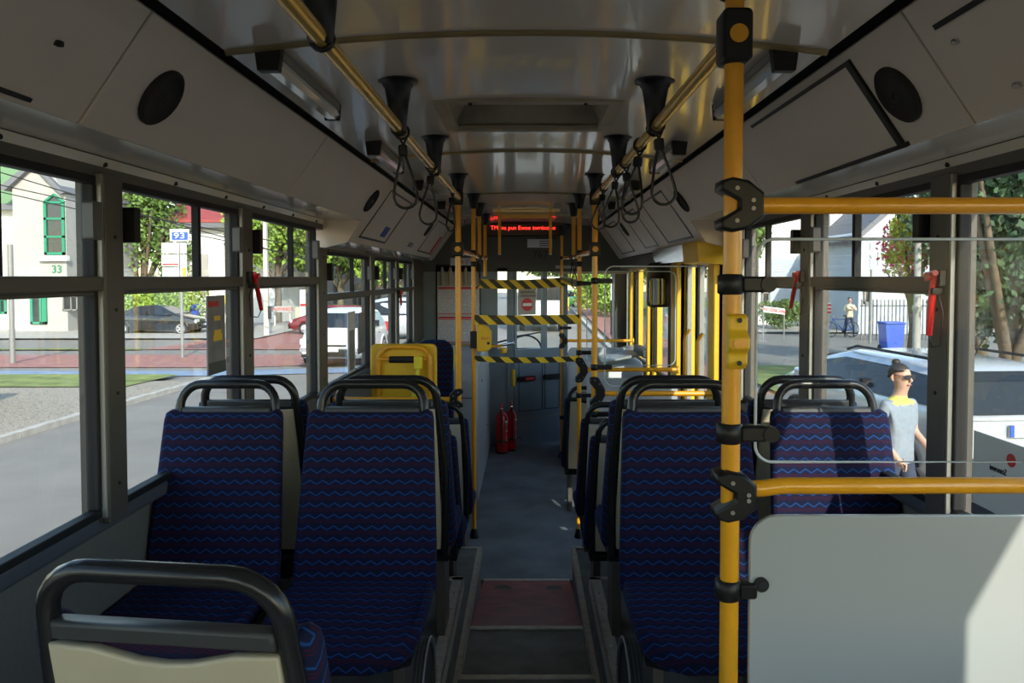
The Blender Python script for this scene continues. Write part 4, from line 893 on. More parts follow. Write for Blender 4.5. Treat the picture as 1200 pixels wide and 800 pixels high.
# ================================================================ SEATS
# local frame: faces +y, back leans to -y ; z measured from the floor under the seat
def lean(z): return -0.13 * max(0, z - .40) / .6
def mk_seat(label, group):
    T = thing('bus_seat', label, 'seat', (0, 0, 0), group)
    def back(p, q, d): return (p, lean(q) + d + .012 * (1 - (p / .23) ** 2) * -1, q)
    # upholstered back
    o = [(-.215, .40), (.215, .40), (.228, .43), (.226, .55), (.208, .94), (.203, .962), (.187, .972), (.172, .968), (.163, .962), (-.163, .962), (-.172, .968), (-.187, .972), (-.203, .962), (-.208, .94), (-.226, .55), (-.228, .43)]
    m = MB(); m.slab(o, .048, .014, back); m.build('backrest', 'fabric', T)
    m = MB(); m.slab([(-.18, .40), (.18, .40), (.166, .943), (.10, .940), (.04, .925), (0, .922), (-.04, .925), (-.10, .940), (-.166, .943)], .022, .005, lambda p, q, d: (p, lean(q) - .024 + d, q)); m.build('back_shell', 'beige', T)
    m = MB(); m.slab([(-.162, .948), (.162, .948), (.160, .976), (-.160, .976)], .034, .008, lambda p, q, d: (p, lean(q) - .022 + d, q)); m.build('top_strip', 'greystrip', T)
    path = [(x, lean(z) - .004 + y, z) for (x, y, z) in arc_path(-.172, .172, .41, 1.05, .072, 0, 6)]
    path = [(path[0][0] - .014, path[0][1] - .01, .38)] + [(-.196, lean(.7) - .006, .7)] + path[1:-1] + [(.196, lean(.7) - .006, .7)] + [(path[-1][0] + .014, path[-1][1] - .01, .38)]
    m = MB(); m.tube(path, .0155, 12); m.build('grab_handle', 'tube_black', T)
    # cushion
    def cush(p, q, d):
        f = max(0, q - .30) / .16; return (p, q, .385 + d - .035 * f * f + .012 * (p / .22) ** 2)
    o = [(-.205, .0), (.205, .0), (.222, .05), (.224, .30), (.21, .39), (.17, .435), (.10, .452), (-.10, .452), (-.17, .435), (-.21, .39), (-.224, .30), (-.222, .05)]
    m = MB(); m.slab(o, .062, .016, cush); m.build('cushion', 'fabric', T)
    m = MB(); m.slab([(-.2, -.02), (.2, -.02), (.2, .38), (.15, .41), (-.15, .41), (-.2, .38)], .03, .006, lambda p, q, d: (p, q, .352 + d)); m.build('seat_pan', 'black', T)
    m = MB(); m.box(-.17, -.135, .12, .30, .0, .36); m.build('leg', 'post', T, bevel=.004)
    m = MB(); m.box(.135, .17, .12, .30, .0, .36); m.build('leg', 'post', T, bevel=.004)
    return T
S0 = mk_seat('blue zigzag bus seat facing the camera, second from the left window at centre left', 'upholstered bus seats')
S0.location = (-.515, 2.43, .46); S0.rotation_euler = (0, 0, math.pi)
def seat(x, y, z, back_to_cam, label, rz=0.0, skip=(), group='upholstered bus seats'):
    d = dup(S0, (math.copysign(min(abs(x), 1.0), x), y, z), (0 if back_to_cam else math.pi) + rz, label, skip); d['group'] = group
    if abs(x) > .9: d.scale = (.93, 1, 1)
    return d
seat(-1.0, 2.43, .46, False, 'blue zigzag bus seat facing the camera, against the left window')
seat(.525, 2.43, .46, False, 'blue zigzag bus seat facing the camera, right of the aisle behind the pole')
seat(1.0, 2.43, .46, False, 'blue zigzag bus seat facing the camera, seen through the clear screen')
seat(-.475, 1.155, .425, True, 'nearest seat seen from behind, thick black handle at the bottom left', R(-7))
seat(-1.0, 1.14, .425, True, 'nearest window seat on the left, mostly outside the picture')
seat(-.49, 2.84, .46, True, 'seat seen from behind, back to back with the left aisle seat')
seat(-.98, 2.84, .46, True, 'seat seen from behind, back to back with the left window seat')
seat(.505, 2.84, .46, True, 'seat seen from behind, back to back with the right aisle seat')
seat(.99, 2.84, .46, True, 'seat seen from behind beyond the clear screen at the right window')
for (x, y, z, lab) in ((-.53, 3.62, .17, 'aisle seat on the left, one row forward of the back to back pair'), (-1.0, 3.62, .17, 'window seat on the left, one row forward of the back to back pair'),
                       (-.53, 4.32, .12, 'farther aisle seat on the left, just before the yellow folded seat'), (-.95, 4.32, .12, 'farther window seat on the left under the yellow crossbar'),
                       (.50, 3.62, .17, 'right aisle seat with low handle, one row forward of the pair'), (1.0, 3.62, .17, 'right window seat one row forward of the pair'),
                       (.50, 4.22, .14, 'right aisle seat just before the sunlit crossbar'), (.50, 5.95, -.02, 'farthest right seat, seen beyond the tape pole')):
    d = seat(x, y, z, True, lab)
# seat foot arches beside the aisle
for s in (-1, 1):
    T = thing('seat_foot_arch', 'rounded ribbed arch foot beside the %s aisle seat' % ('left' if s < 0 else 'right'), 'seat foot', (s * .34, 2.42, .46), 'arched feet beside the aisle')
    pts = [(-.20 * math.cos(R(180 * k / 16)), .235 * math.sin(R(180 * k / 16))) for k in range(17)]
    m = MB(); m.prism([(2.42 + a, .467 + b) for a, b in pts] + [(2.42 + a * .93, .467 + b * .93) for a, b in pts[::-1]], .315, .385, lambda p, q, d: (s * d, p, q)); m.build('ribbed_rim', 'ribbed', T)
    m = MB(); m.prism([(2.42 + a * .93, .467 + b * .93) for a, b in pts], .325, .375, lambda p, q, d: (s * d, p, q)); m.build('side_plate', 'greystrip', T)
    m = MB(); m.tube([(s * .315, 2.42 + a, .467 + b) for a, b in pts], .005, 6); m.build('rim_edge', 'alu', T)
# folded yellow wheelchair backrest and the blue seat behind
yw = 5.2; xa, xb = X(433, yw), X(511, yw)
T = thing('folding_seat', 'folded yellow seat back with tube frame beyond the left seats', 'folding seat', ((xa + xb) / 2, yw, .1))
m = MB(); m.slab(rrect(xa, xb, .45, Z(403, yw), .04), .05, .012, lambda p, q, d: (p, yw + .05 - d, q)); m.build('back_board', 'yellow_plastic', T)
m = MB(); m.tube([(x_, yw - .03, z__) for x_, _, z__ in arc_path(X(444, yw), X(504, yw), .55, Z(406, yw), .09, 0, 6)], .017, 10); m.build('tube_frame', 'yellow', T)
m = MB(); m.tube([(X(442, yw), yw - .035, Z(420, yw)), (X(500, yw), yw - .035, Z(420, yw))], .013, 10); m.build('cross_tube', 'yellow', T)
m = MB(); m.tube([(X(457, yw), yw - .036, Z(420.5, yw)), (X(485, yw), yw - .036, Z(420.5, yw))], .023, 12); m.build('grip', 'rubber', T)
m = MB(); m.slab(rrect(X(486, yw), X(496, yw), Z(431, yw), Z(416, yw), .008), .04, .006, lambda p, q, d: (p, yw - .03 - d + .0, q)); m.tube([(X(491, yw), yw - .045, Z(430, yw)), (X(488, yw), yw - .05, Z(448, yw)), (X(484, yw), yw - .06, Z(474, yw))], [.014, .016, .022], 10); m.build('belt_arm', 'lemon', T)
m = MB(); m.box(xa + .03, xb - .03, yw, yw + .04, 0.0, .45); m.build('base', 'greystrip', T)
yb = 5.75; xa, xb = X(488, yb), X(531, yb)
T = thing('high_back_seat', 'plain dark blue rounded seat back beside the yellow folded seat', 'seat', ((xa + xb) / 2, yb, 0))
m = MB(); m.slab(rrect(xa, xb, .5, Z(398, yb), .09), .06, .02, lambda p, q, d: (p, yb + .03 - d, q)); m.build('backrest', 'fabric', T); m = MB(); m.slab(rrect(xa, xb, yb + .03, yb + .45, .05), .07, .02, lambda p, q, d: (p, q, .42 + d)); m.build('cushion', 'fabric', T)
m = MB(); m.box(xa + .1, xb - .1, yb + .1, yb + .3, 0, .42); m.build('pedestal', 'greystrip', T)
m = MB(); m.prism([(X(531, yb - .1), Z(433, yb)), (X(533, yb - .1), Z(420, yb)), (X(531, yb - .1), Z(402, yb))], -.02, .02, lambda p, q, d: (p, yb - .06 + d, q)); m.build('belt_tab', 'lemon', T)
# ================================================================ OUTSIDE
def g(x, y):
    t = min(1, max(0, (y - 9) / 28)); t = t * t * (3 - 2 * t)
    side = min(1, max(0, (abs(x) - 1.5) / 6)) if y < 60 else 1
    return -0.36 - 0.58 * t * (side if x < 0 else side * .75) 
def at_g(px, py, guess=20):                       # pixel on the ground -> world point
    Y = guess
    for _ in range(40):
        p = at(px, py, Y); gz = g(p.x, p.y); Y = Y * (E - gz) / max(0.05, (E - p.z)); Y = min(Y, 300)
    p = at(px, py, Y); return Vector((p.x, p.y, g(p.x, p.y)))
def sheet(name, material, x0, x1, y0, y1, off, nx=30, ny=40, fx=None, parent=None):
    m = MB(); vs = []
    for j in range(ny + 1):
        y = y0 + (y1 - y0) * j / ny
        for i in range(nx + 1):
            t = i / nx; a, b = (x0(y) if callable(x0) else x0), (x1(y) if callable(x1) else x1); x = a + (b - a) * t; vs.append((x, y, g(x, y) + off))
    m.add(vs, [(j * (nx + 1) + i, j * (nx + 1) + i + 1, (j + 1) * (nx + 1) + i + 1, (j + 1) * (nx + 1) + i) for j in range(ny) for i in range(nx)], True)
    return m.build(name, material, parent)
gr = tag(sheet('ground', 'asphalt', -70, 60, -30, 140, 0, 65, 110), kind='structure')
def strip_x(name, material, xa, xb, ya, yb, off): return sheet(name, material, xa, xb, ya, yb, off, 40, 4, parent=gr)
# left verge : cobbles, kerb, grass, coloured lanes
sheet('cobble_paving', 'cobble', -70, -7.05, -5, 16.8, .06, 40, 20, parent=gr)
for k in range(24): y = -5 + k * .92; m = MB(); m.box(-7.16, -7.03, y, y + .90, g(-7.1, y) - .1, g(-7.1, y) + .085); m.build('kerb_stone', 'kerb', gr)
sheet('grass_verge', 'grass', -60, -8.2, 15.6, 18.1, .08, 50, 6, parent=gr)
strip_x('blue_lane', 'bluepave', -55, -3.5, 18.3, 19.6, .02); strip_x('red_lane', 'redpave', -60, -2.0, 20.6, 25.5, .02)
strip_x('grass_strip', 'grass', -60, -14, 27.6, 28.3, .05); strip_x('red_forecourt', 'redpave', -14, -7.5, 28, 42, .03)
strip_x('far_sidewalk', 'sidewalk', -70, -12, 34, 46, .08)
sheet('right_sidewalk', 'sidewalk', 10, 50, 36, 50, .08, 20, 10, parent=gr)
sheet('grass_patch', 'grass', 4.8, 9.5, 13.5, 20, .06, 20, 10, parent=gr)
sheet('front_grass', 'grass', 1.0, 30, 62, 84, .08, 20, 10, parent=gr); sheet('front_sidewalk', 'redpave', lambda y: 2.6 + (y - 14) * .03, lambda y: 4.4 + (y - 14) * .06, 14, 60, .07, 4, 30, parent=gr)
m = MB(); m.add([p for k in range(30) for p in ((2.35 + k * .03, 14 + k * 1.5, g(2.4, 14 + k * 1.5) + .09), (2.5 + k * .03, 14 + k * 1.5, g(2.4, 14 + k * 1.5) + .09))], [(2 * k, 2 * k + 1, 2 * k + 3, 2 * k + 2) for k in range(29)]); m.build('front_kerb', 'kerb', gr)
m = MB()
for (x, y) in ((-3.6, 22), (-3.6, 30), (1.0, 20), (1.0, 34)): m.box(x - .06, x + .06, y, y + 3, g(x, y + 1) + .01, g(x, y + 1) + .02)
m.build('lane_marks', 'white', gr)
# ---- cars
def car(label, loc, rz, paint, L=4.2, W=1.72, H=1.46, kind='hatch', plate=None):
    T = thing('car', label, 'car', loc); BASE[T.name] = Vector((0, 0, 0)); T.rotation_euler = (0, 0, rz)
    h = L / 2       # local: front towards +x
    if kind == 'sedan': prof = [(-h, .55, .88, .88), (-h + .12, .30, .98, .98), (-h + .75, .25, 1.00, 1.03), (-h + 1.35, .22, .98, H - .06), (-h + 2.2, .22, .95, H), (.35, .22, .93, H - .07), (1.15, .22, .92, .98), (h - .25, .25, .74, .76), (h, .35, .55, .55)]
    elif kind == 'suv': prof = [(-h, .50, .95, .97), (-h + .10, .30, 1.00, H - .35), (-h + .35, .25, 1.00, H - .03), (-h + 1.2, .22, .98, H), (.2, .22, .96, H), (.7, .22, .96, H - .10), (1.35, .22, .98, 1.06), (h - .2, .25, .85, .88), (h, .4, .62, .62)]
    else: prof = [(-h, .50, .85, .88), (-h + .12, .30, .93, 1.08), (-h + .45, .25, .94, H - .08), (-h + 1.3, .22, .92, H), (.1, .22, .90, H), (.55, .22, .90, H - .10), (1.25, .22, .90, .97), (h - .2, .25, .74, .76), (h, .38, .55, .55)]
    m = MB(); rings = []
    for (x, z0, zb, zt) in prof:
        e = 1 - .10 * (abs(x) / h) ** 4; w_ = W / 2 * e; cab = zt - zb; wt = w_ * (1 - .30 * min(1, cab / .45)) if cab > .02 else w_ * .86
        rings.append([(x, -w_ * .9, z0), (x, -w_, z0 + .15), (x, -w_, zb - .12), (x, -w_ * .965, zb), (x, -wt, zt - .03), (x, -wt * .82, zt), (x, 0, zt + .015), (x, wt * .82, zt), (x, wt, zt - .03), (x, w_ * .965, zb), (x, w_, zb - .12), (x, w_, z0 + .15), (x, w_ * .9, z0)])
    n = len(rings[0]); m.add([p for r_ in rings for p in r_], [(i * n + k, i * n + (k + 1) % n, (i + 1) * n + (k + 1) % n, (i + 1) * n + k) for i in range(len(rings) - 1) for k in range(n)], True)
    m.add(rings[0], [tuple(range(n))]); m.add(rings[-1], [tuple(range(n))]); m.build('body', paint, T)
    # side windows
    ci = [i for i, p in enumerate(prof) if p[3] - p[2] > .28]
    a, b = ci[0], ci[-1]
    for s in (-1, 1):
        top = []; bot = []
        xs_ = [prof[a][0] + .05] + [prof[i][0] for i in range(a, b + 1)][1:]; 
        for i in range(a, b + 1):
            r_ = rings[i]; P4, P3 = Vector(r_[4]), Vector(r_[3]); t_ = P3.lerp(P4, .86); q_ = P3.lerp(P4, .10)
            for v in (t_, q_): v.y -= .03; v.y *= -s if s > 0 else 1
            top.append(t_); bot.append(q_)
        ex = 1; r_ = rings[b + 1]; q_ = Vector(r_[3]).lerp(Vector(rings[b][3]), .45); q_.z += .03; q_.y -= .02; q_.y *= -s if s > 0 else 1; bot.append(q_)
        m = MB(); vs = bot + top[::-1]; m.add(vs, [tuple(range(len(vs)))]); m.build('side_window', 'car_glass', T)
        mid = (prof[a][0] + prof[b][0]) / 2; yy = -s * (W / 2 * .975); 
        m = MB(); m.box(mid - .035, mid + .035, -s * (W / 2 * .82), -s * (W / 2 * .99), prof[a][2] + .02, prof[a][2] + (H - prof[a][2]) * .35); m.build('window_pillar', 'rubber', T)
        m = MB(); m.slab(rrect(.72, .92, prof[b][2] + .02, prof[b][2] + .15, .04), .14, .03, lambda p, q, d: (p, s * (W / 2 + .02 + d - .0), q)); m.build('wing_mirror', paint, T)
        for x in (-.35, .55):
            m = MB(); m.box(x - .09, x + .09, s * (W / 2 - .005), s * (W / 2 + .02), .78, .81); m.build('door_handle', 'chrome', T)
    def endglass(i, j, name, f=.14):
        A, B = rings[i], rings[j]
        pts = [Vector(A[5]).lerp(Vector(B[5]), f), Vector(A[7]).lerp(Vector(B[7]), f), Vector(A[7]).lerp(Vector(B[7]), 1 - f), Vector(A[5]).lerp(Vector(B[5]), 1 - f)]
        for p in pts: p.y *= 1.08
        nn = (pts[1] - pts[0]).cross(pts[3] - pts[0]).normalized()
        if nn.z < 0: nn = -nn
        off = nn * .026; mm = MB(); mm.add([p + off for p in pts] + [p - nn * .01 for p in pts], [(0, 1, 2, 3), (0, 4, 5, 1), (1, 5, 6, 2), (2, 6, 7, 3), (3, 7, 4, 0)]); mm.build(name, 'car_glass', T)
    endglass(b, b + 1, 'windscreen', .08)
    endglass({'sedan': 2, 'suv': 1, 'hatch': 1}[kind], {'sedan': 3, 'suv': 2, 'hatch': 2}[kind], 'rear_window', .06)
    wr = .315
    for x in (-h + .82, h - .85):
        for s in (-1, 1):
            m = MB(); m.lathe([(wr * .95, -.105), (wr, -.085), (wr, .085), (wr * .95, .105)], (x, s * (W / 2 - .09), wr), 24, 'y'); wv = m.build('wheel', 'tyre', T)
            m = MB(); yy = s * (W / 2 + .022)
            m.lathe([(.21, -.01), (.20, .0)], (x, yy, wr), 20, 'y'); m.build('rim', 'rim', wv)
            m = MB()
            for k in range(5):
                a_ = R(72 * k + 36); c_, s_2 = math.cos(a_), math.sin(a_); m.lathe([(.045, -.004), (.045, .006)], (x + .125 * c_, yy + s * .012, wr + .125 * s_2), 8, 'y')
            m.build('rim_opening', 'rubber', wv)
            m = MB(); m.tube([(x + (wr + .045) * math.cos(R(15 + 15 * k)), s * (W / 2 - .01), wr + (wr + .045) * math.sin(R(15 + 15 * k))) for k in range(11)], .035, 6); m.build('arch_trim', 'rubber' if kind == 'suv' else paint, T)
    for s in (-1, 1):
        m = MB(); m.slab(rrect(s * W * .37 - .17, s * W * .37 + .17, .58, .76, .05), .10, .02, lambda p, q, d: (h - .16 + d - .06 * abs(p) , p, q)); m.build('headlight', 'headlight', T)
        m = MB(); m.slab(rrect(s * W * .42 - .09, s * W * .42 + .09, .72, 1.02, .03), .10, .02, lambda p, q, d: (-h + .09 - d, p, q)); m.build('tail_light', 'taillight', T)
    m = MB(); m.slab(rrect(-W * .30, W * .30, .36, .50, .04), .06, .01, lambda p, q, d: (h - .05 + d, p, q)); m.build('grille', 'rubber', T)
    m = MB(); m.box(h - .02, h + .035, -W * .28, W * .28, .58, .61); m.build('grille_bar', 'rubber', T)
    for (x, nm) in ((h + .02, 'plate'), (-h - .03, 'plate')):
        z = .44 if x > 0 else .80; m = MB(); m.box(x - .01, x + .012, -.26, .26, z, z + .11); pl_ = m.build(nm, 'white', T)
        m = MB(); m.box(x - .012 if x < 0 else x, x if x < 0 else x + .014, -.26 if x > 0 else .22, -.22 if x > 0 else .26, z, z + .11); m.build('blue_band', 'ink_blue', pl_)
    if kind == 'suv':
        for s in (-1, 1): m = MB(); m.tube([(-h + .45, s * .58, H - .0), (-h + .6, s * .59, H + .05), (.1, s * .59, H + .05), (.35, s * .58, H - .01)], .016, 8); m.build('roof_rail', 'rubber', T)
        m = MB(); m.box(-h - .01, -h + .08, -W * .43, W * .43, .38, .60); m.build('rear_bumper', 'rubber', T)
        m = MB(); m.slab(rrect(-W * .36, W * .36, 1.0, 1.30, .06), .02, .005, lambda p, q, d: (-h + .02 + (q - .98) * .28 - d, p, q)); m.build('tailgate_glass', 'car_glass', T)
        m = MB(); m.tube([(-h + .9, 0, H + .01), (-h + .75, 0, H + .22)], .006, 6); m.build('aerial', 'rubber', T)
    else:
        m = MB(); m.box(h - .05, h + .02, -W * .42, W * .42, .30, .36); m.build('lower_lip', 'rubber', T)
    return T
def onroad(px, py): 
    p = at_g(px, py); return p
p = onroad(188, 391); car('black four door saloon car seen side on beyond the left window', (p.x, p.y, p.z), 0, 'car_black', 4.5, 1.76, 1.44, 'sedan')
p = onroad(388, 432); car('white compact car facing the bus, close behind the left window posts', (p.x, p.y + 1.75, p.z), R(-92), 'car_white', 3.55, 1.64, 1.48, 'hatch')
p = onroad(393, 391); car('red hatchback side on behind the white compact car', (p.x, p.y, p.z), R(180), 'car_red', 4.2, 1.74, 1.44, 'hatch')
p = onroad(463, 397); car('silver grey car side on at the far left, partly behind the yellow seat', (p.x, p.y, p.z), R(175), 'car_silver', 4.6, 1.8, 1.75, 'suv')
car('red car at the very left edge of the picture', (-10.15, 11.4, g(-10, 11.4)), R(90), 'car_red', 4.3, 1.75, 1.5, 'hatch')
car('silver estate car with roof rails parked right beside the bus on the right', (4.55, 9.1, -.40), R(94), 'car_silver', 4.1, 1.72, 1.40, 'suv')
p = onroad(655, 355); car('small light green car far ahead through the windscreen', (p.x, min(p.y, 68), g(0, 68)), R(180), 'car_green', 3.7, 1.7, 1.5, 'hatch')
# white van ahead, seen past the no entry notice
T = thing('van', 'white van with red side markings ahead beyond the no entry notice', 'van', (.62, 31, g(0, 31))); BASE[T.name] = Vector((0, 0, 0))
m = MB(); m.slab([(-.95, .35), (.95, .35), (.95, 1.3), (.88, 2.15), (.75, 2.25), (-.75, 2.25), (-.88, 2.15), (-.95, 1.3)], 4.8, .12, lambda p_, q, d: (p_, d, q)); m.build('body', 'car_white', T)
m = MB(); m.box(-.75, .75, -.02, .02, 1.3, 1.95); m.build('rear_window', 'car_glass', T)
for s in (-1, 1):
    m = MB(); m.box(s * .78, s * .93, -.04, .03, .75, 1.25); m.build('tail_light', 'taillight', T); m = MB(); m.lathe([(.33, -.1), (.33, .1)], (s * .8, .9, .33), 18, 'x'); m.build('wheel', 'tyre', T)
    m = MB(); m.box(s * .955, s * .97, .3, 4.2, .9, 1.15); m.build('red_marking', 'ink_red', T)
# ---- trees
def leaves(m, c, rad, n, size, rnd, shell=.55):
    for _ in range(n):
        while True:
            d = Vector((rnd.uniform(-1, 1), rnd.uniform(-1, 1), rnd.uniform(-1, 1)))
            if .05 < d.length < 1: break
        d = d.normalized() * (shell + (1 - shell) * rnd.random()) 
        p = Vector(c) + Vector((d.x * rad[0], d.y * rad[1], d.z * rad[2]))
        a = Vector((rnd.gauss(0, 1), rnd.gauss(0, 1), rnd.gauss(0, .6))).normalized(); b = a.orthogonal().normalized(); ang_ = rnd.random() * 6.28
        b = (b * math.cos(ang_) + a.cross(b) * math.sin(ang_)); cc = a.cross(b); s_ = size * rnd.uniform(.6, 1.3)
        m.add([p - b * s_ * .6, p + cc * s_ * .35, p + b * s_ * .6, p - cc * s_ * .35], [(0, 1, 2, 3)])
def tree(label, x, y, h, rx, leaf, n=5000, size=.22, trunk_h=None, group=None, name='tree', flowers=False, seed=1, cat='tree', rz_=None):
    rnd = random.Random(seed); z0 = g(x, y); T = thing(name, label, cat, (x, y, z0), group); BASE[T.name] = Vector((0, 0, 0)); th = trunk_h if trunk_h is not None else h * .3
    m = MB(); ch = h - th; k = 11
    for i in range(k):
        a = rnd.random() * 6.28; rr = rx * rnd.uniform(.15, .62); zc_ = th + ch * (.25 + .55 * rnd.random())
        leaves(m, (rr * math.cos(a), rr * math.sin(a), zc_), (rx * .45, rx * .45, ch * .24), n // (k + 1), size, rnd)
    leaves(m, (0, 0, th + ch * .5), (rx * .8, rx * .8, ch * .46), n // (k + 1) * 2, size, rnd, .2)
    f = m.build('foliage', leaf, T)
    if th > .2 or name == 'tree':
        m = MB(); m.tube([(0, 0, 0), (.06, 0, th * .5), (0, .05, th), (.1, 0, th + ch * .5)], [h * .03, h * .024, h * .02, h * .008], 8)
        for i in range(6):
            a = rnd.random() * 6.28; m.tube([(0, 0, th * .8), (rx * .35 * math.cos(a), rx * .35 * math.sin(a), th + ch * .25), (rx * .65 * math.cos(a), rx * .65 * math.sin(a), th + ch * .5)], [h * .013, h * .009, h * .004], 6)
        m.build('trunk', 'bark', T)
    if flowers:
        m = MB(); leaves(m, (0, 0, th + ch * .5), (rx * .95, rx * .95, ch * .5), n // 7, size * .9, rnd, .7); m.build('flowers', 'flower', T)
    return T
G1 = 'trees beyond the left windows'; G2 = 'trees and shrubs beyond the right windows'
def tx(px, Y): return (px - 617) * Y / 900
tree('dark tree between the white house and the first window post', tx(101, 52), 52, 10, 3.0, 'leaf_c', 5000, .26, group=G1, seed=3)
tree('large green tree behind the blue and white street sign', tx(168, 46), 46, 11, 3.1, 'leaf_a', 8000, .26, 2.2, group=G1, seed=4)
tree('bright green tree in front of the red roofed house', tx(290, 38), 38, 7.0, 1.3, 'leaf_b', 3000, .22, 2.6, group=G1, seed=5)
tree('broad bright green tree seen through the third left window', tx(325, 46), 46, 8.8, 3.6, 'leaf_b', 9000, .26, 3.0, group=G1, seed=6)
tree('tree behind the two far left windows', tx(398, 52), 52, 8.0, 4.5, 'leaf_a', 7000, .28, 2.5, group=G1, seed=8)
tree('farthest tree on the left, before the bulkhead', tx(460, 50), 50, 7.5, 4.0, 'leaf_b', 6000, .28, 2.0, group=G1, seed=9)
tree('trimmed green hedge behind the black saloon car', tx(182, 43), 43, 2.8, 3.2, 'leaf_b', 5000, .16, 0, G1, 'hedge', seed=10, cat='hedge')
tree('tall dark tree close on the right beyond the nearest window', tx(1185, 13), 13, 7.2, 1.9, 'leaf_c', 14000, .12, .8, G2, seed=11)
tree('dark leafy tree just right of the nearest window post', tx(1150, 19), 19, 6.0, 2.2, 'leaf_c', 9000, .14, .8, G2, seed=12)
tree('yellow green shrub with pink blossom behind the clear screen', tx(1068, 21), 21, 4.4, .95, 'leaf_y', 2600, .13, 2.0, G2, 'flowering_shrub', flowers=True, seed=13, cat='shrub')
tree('brownish tree at the edge of the white house on the right', tx(872, 42), 42, 8.5, 1.9, 'leaf_a', 3500, .22, 3, G2, seed=14)
tree('low clump of shrubs at the foot of the white wall on the right', tx(915, 38), 38, 1.6, 1.6, 'leaf_a', 2500, .13, 0, G2, 'shrub', seed=15, cat='shrub')
tree('large green shrub ahead beyond the road bend', tx(706, 46), 46, 4.2, 2.0, 'leaf_b', 6000, .16, .0, 'shrubs ahead of the bus', 'shrub', seed=16, cat='shrub')
tree('lighter bush ahead beside the green car', tx(684, 52), 52, 4.6, 1.7, 'leaf_y', 3500, .18, .0, 'shrubs ahead of the bus', 'shrub', seed=17, cat='shrub')
tree('dark tree row end ahead on the right side of the road', tx(735, 60), 60, 8, 4.0, 'leaf_c', 6000, .25, 1, 'shrubs ahead of the bus', seed=18)
tree('distant tree ahead above the green car', tx(650, 95), 95, 9, 7.0, 'leaf_a', 5000, .4, 1, 'shrubs ahead of the bus', seed=19)
tree('tree beyond the middle door glass on the right', tx(800, 50), 50, 7, 3.4, 'leaf_a', 5000, .25, 1.4, G2, seed=21)
# ---- houses
def Zp(py, Y): return E - (py - 325) * Y / 900
Y = 40.0
T = thing('white_house', 'white house with green arched window and pale green roof, leftmost', 'house', (-28, 42, g(-28, 40))); B_ = BASE[T.name]
zb0 = g(-28, 40) - .2
xl, xr = tx(35, Y), tx(95, Y)
m = MB(); m.prism([(xl, zb0), (xr, zb0), (xr, Zp(231, Y)), (tx(84, Y), Zp(212, Y)), (tx(62, Y), Zp(200, Y)), (tx(40, Y), Zp(212, Y)), (xl, Zp(226, Y))], Y - 1.2, Y + 6, lambda p, q, d: (p, d, q)); m.build('gable_bay', 'plaster_grey', T)
m = MB(); m.box(xl - 9, xl, Y + .2, Y + 7, zb0, Zp(240, Y)); m.build('wall', 'plaster_white', T)
m = MB(); m.prism([(Y - .3, Zp(240, Y)), (Y - .3, Zp(246, Y)), (Y + 7.4, Zp(246, Y)), (Y + 7.4, Zp(240, Y)), (Y + 3.5, Zp(160, Y))], xl - 9.5, xl + .02, lambda p, q, d: (d, p, q)); m.build('roof', 'roof_green', T)
m = MB(); m.box(xl - 9.5, xl, Y - .36, Y - .3, Zp(247, Y), Zp(240, Y)); m.build('gutter', 'roof_grey', T)
m = MB(); m.prism([(tx(22, Y), Zp(226, Y)), (tx(62, Y), Zp(194, Y)), (tx(62, Y), Zp(200, Y)), (tx(30, Y), Zp(228, Y))], Y - 1.5, Y + 6, lambda p, q, d: (p, d, q)); m.prism([(tx(62, Y), Zp(194, Y)), (tx(98, Y), Zp(230, Y)), (tx(93, Y), Zp(232, Y)), (tx(62, Y), Zp(200, Y))], Y - 1.5, Y + 6, lambda p, q, d: (p, d, q)); m.build('verge', 'roof_grey', T)
yf = Y - 1.2; wx0, wx1, wz0, wz1, wap = tx(54, yf), tx(78, yf), Zp(299, yf), Zp(238, yf), Zp(229, yf)
def gwin(T, x0, x1, z0, z1, yf, apex=None, bars=(), vbars=(), fr='green_paint', t=.13):
    m = MB(); xm = (x0 + x1) / 2; po = [(x0, z0), (x1, z0), (x1, z1)] + ([(xm, apex)] if apex else []) + [(x0, z1)]
    m.prism([(p, q) for p, q in po], yf - .02, yf + .04, lambda p, q, d: (p, d, q)); pane = m.build('window', 'dark_glass', T)
    m = MB(); m.box(x0, x0 + t, yf - .10, yf, z0, z1); m.box(x1 - t, x1, yf - .10, yf, z0, z1); m.box(x0, x1, yf - .10, yf, z0, z0 + t)
    if apex:
        for a, b in (((x0, z1), (xm, apex)), ((x1, z1), (xm, apex))): m.tube([(a[0], yf - .05, a[1]), (b[0], yf - .05, b[1])], t * .55, 6)
    else: m.box(x0, x1, yf - .10, yf, z1 - t, z1)
    for z in bars: m.box(x0, x1, yf - .10, yf, z - t * .4, z + t * .4)
    for x in vbars: m.box(x - t * .4, x + t * .4, yf - .10, yf, z0, z1)
    m.build('frame', fr, pane); return pane
gwin(T, wx0, wx1, wz0, wz1, yf, wap, [Zp(257, yf), Zp(278, yf), Zp(238, yf)])
m = MB(); m.box(wx0 - .2, wx1 + .2, yf - .25, yf, Zp(306, yf), Zp(300, yf)); m.build('window_sill', 'plaster_white', T)
text('house_number', '33', .55, 'green_paint', T, (tx(67.5, yf), yf - .03, Zp(316, yf)), (1, 0, 0), (0, 0, 1), .02)
gwin(T, tx(74, yf), tx(94, yf) - .1, Zp(364, yf), Zp(347, yf), yf, None, (), (tx(84, yf),), 'alu', .06)
yd = yf
gwin(T, tx(36, yd), tx(55, yd), Zp(380, yd), Zp(346, yd), yd, None, (), (tx(48, yd), tx(51, yd)), 'green_paint', .12)
m = MB(); m.box(tx(4, Y), tx(20, Y), Y + .1, Y + .2, Zp(345, Y), Zp(285, Y)); m.build('wall_recess', 'plaster_grey', T)
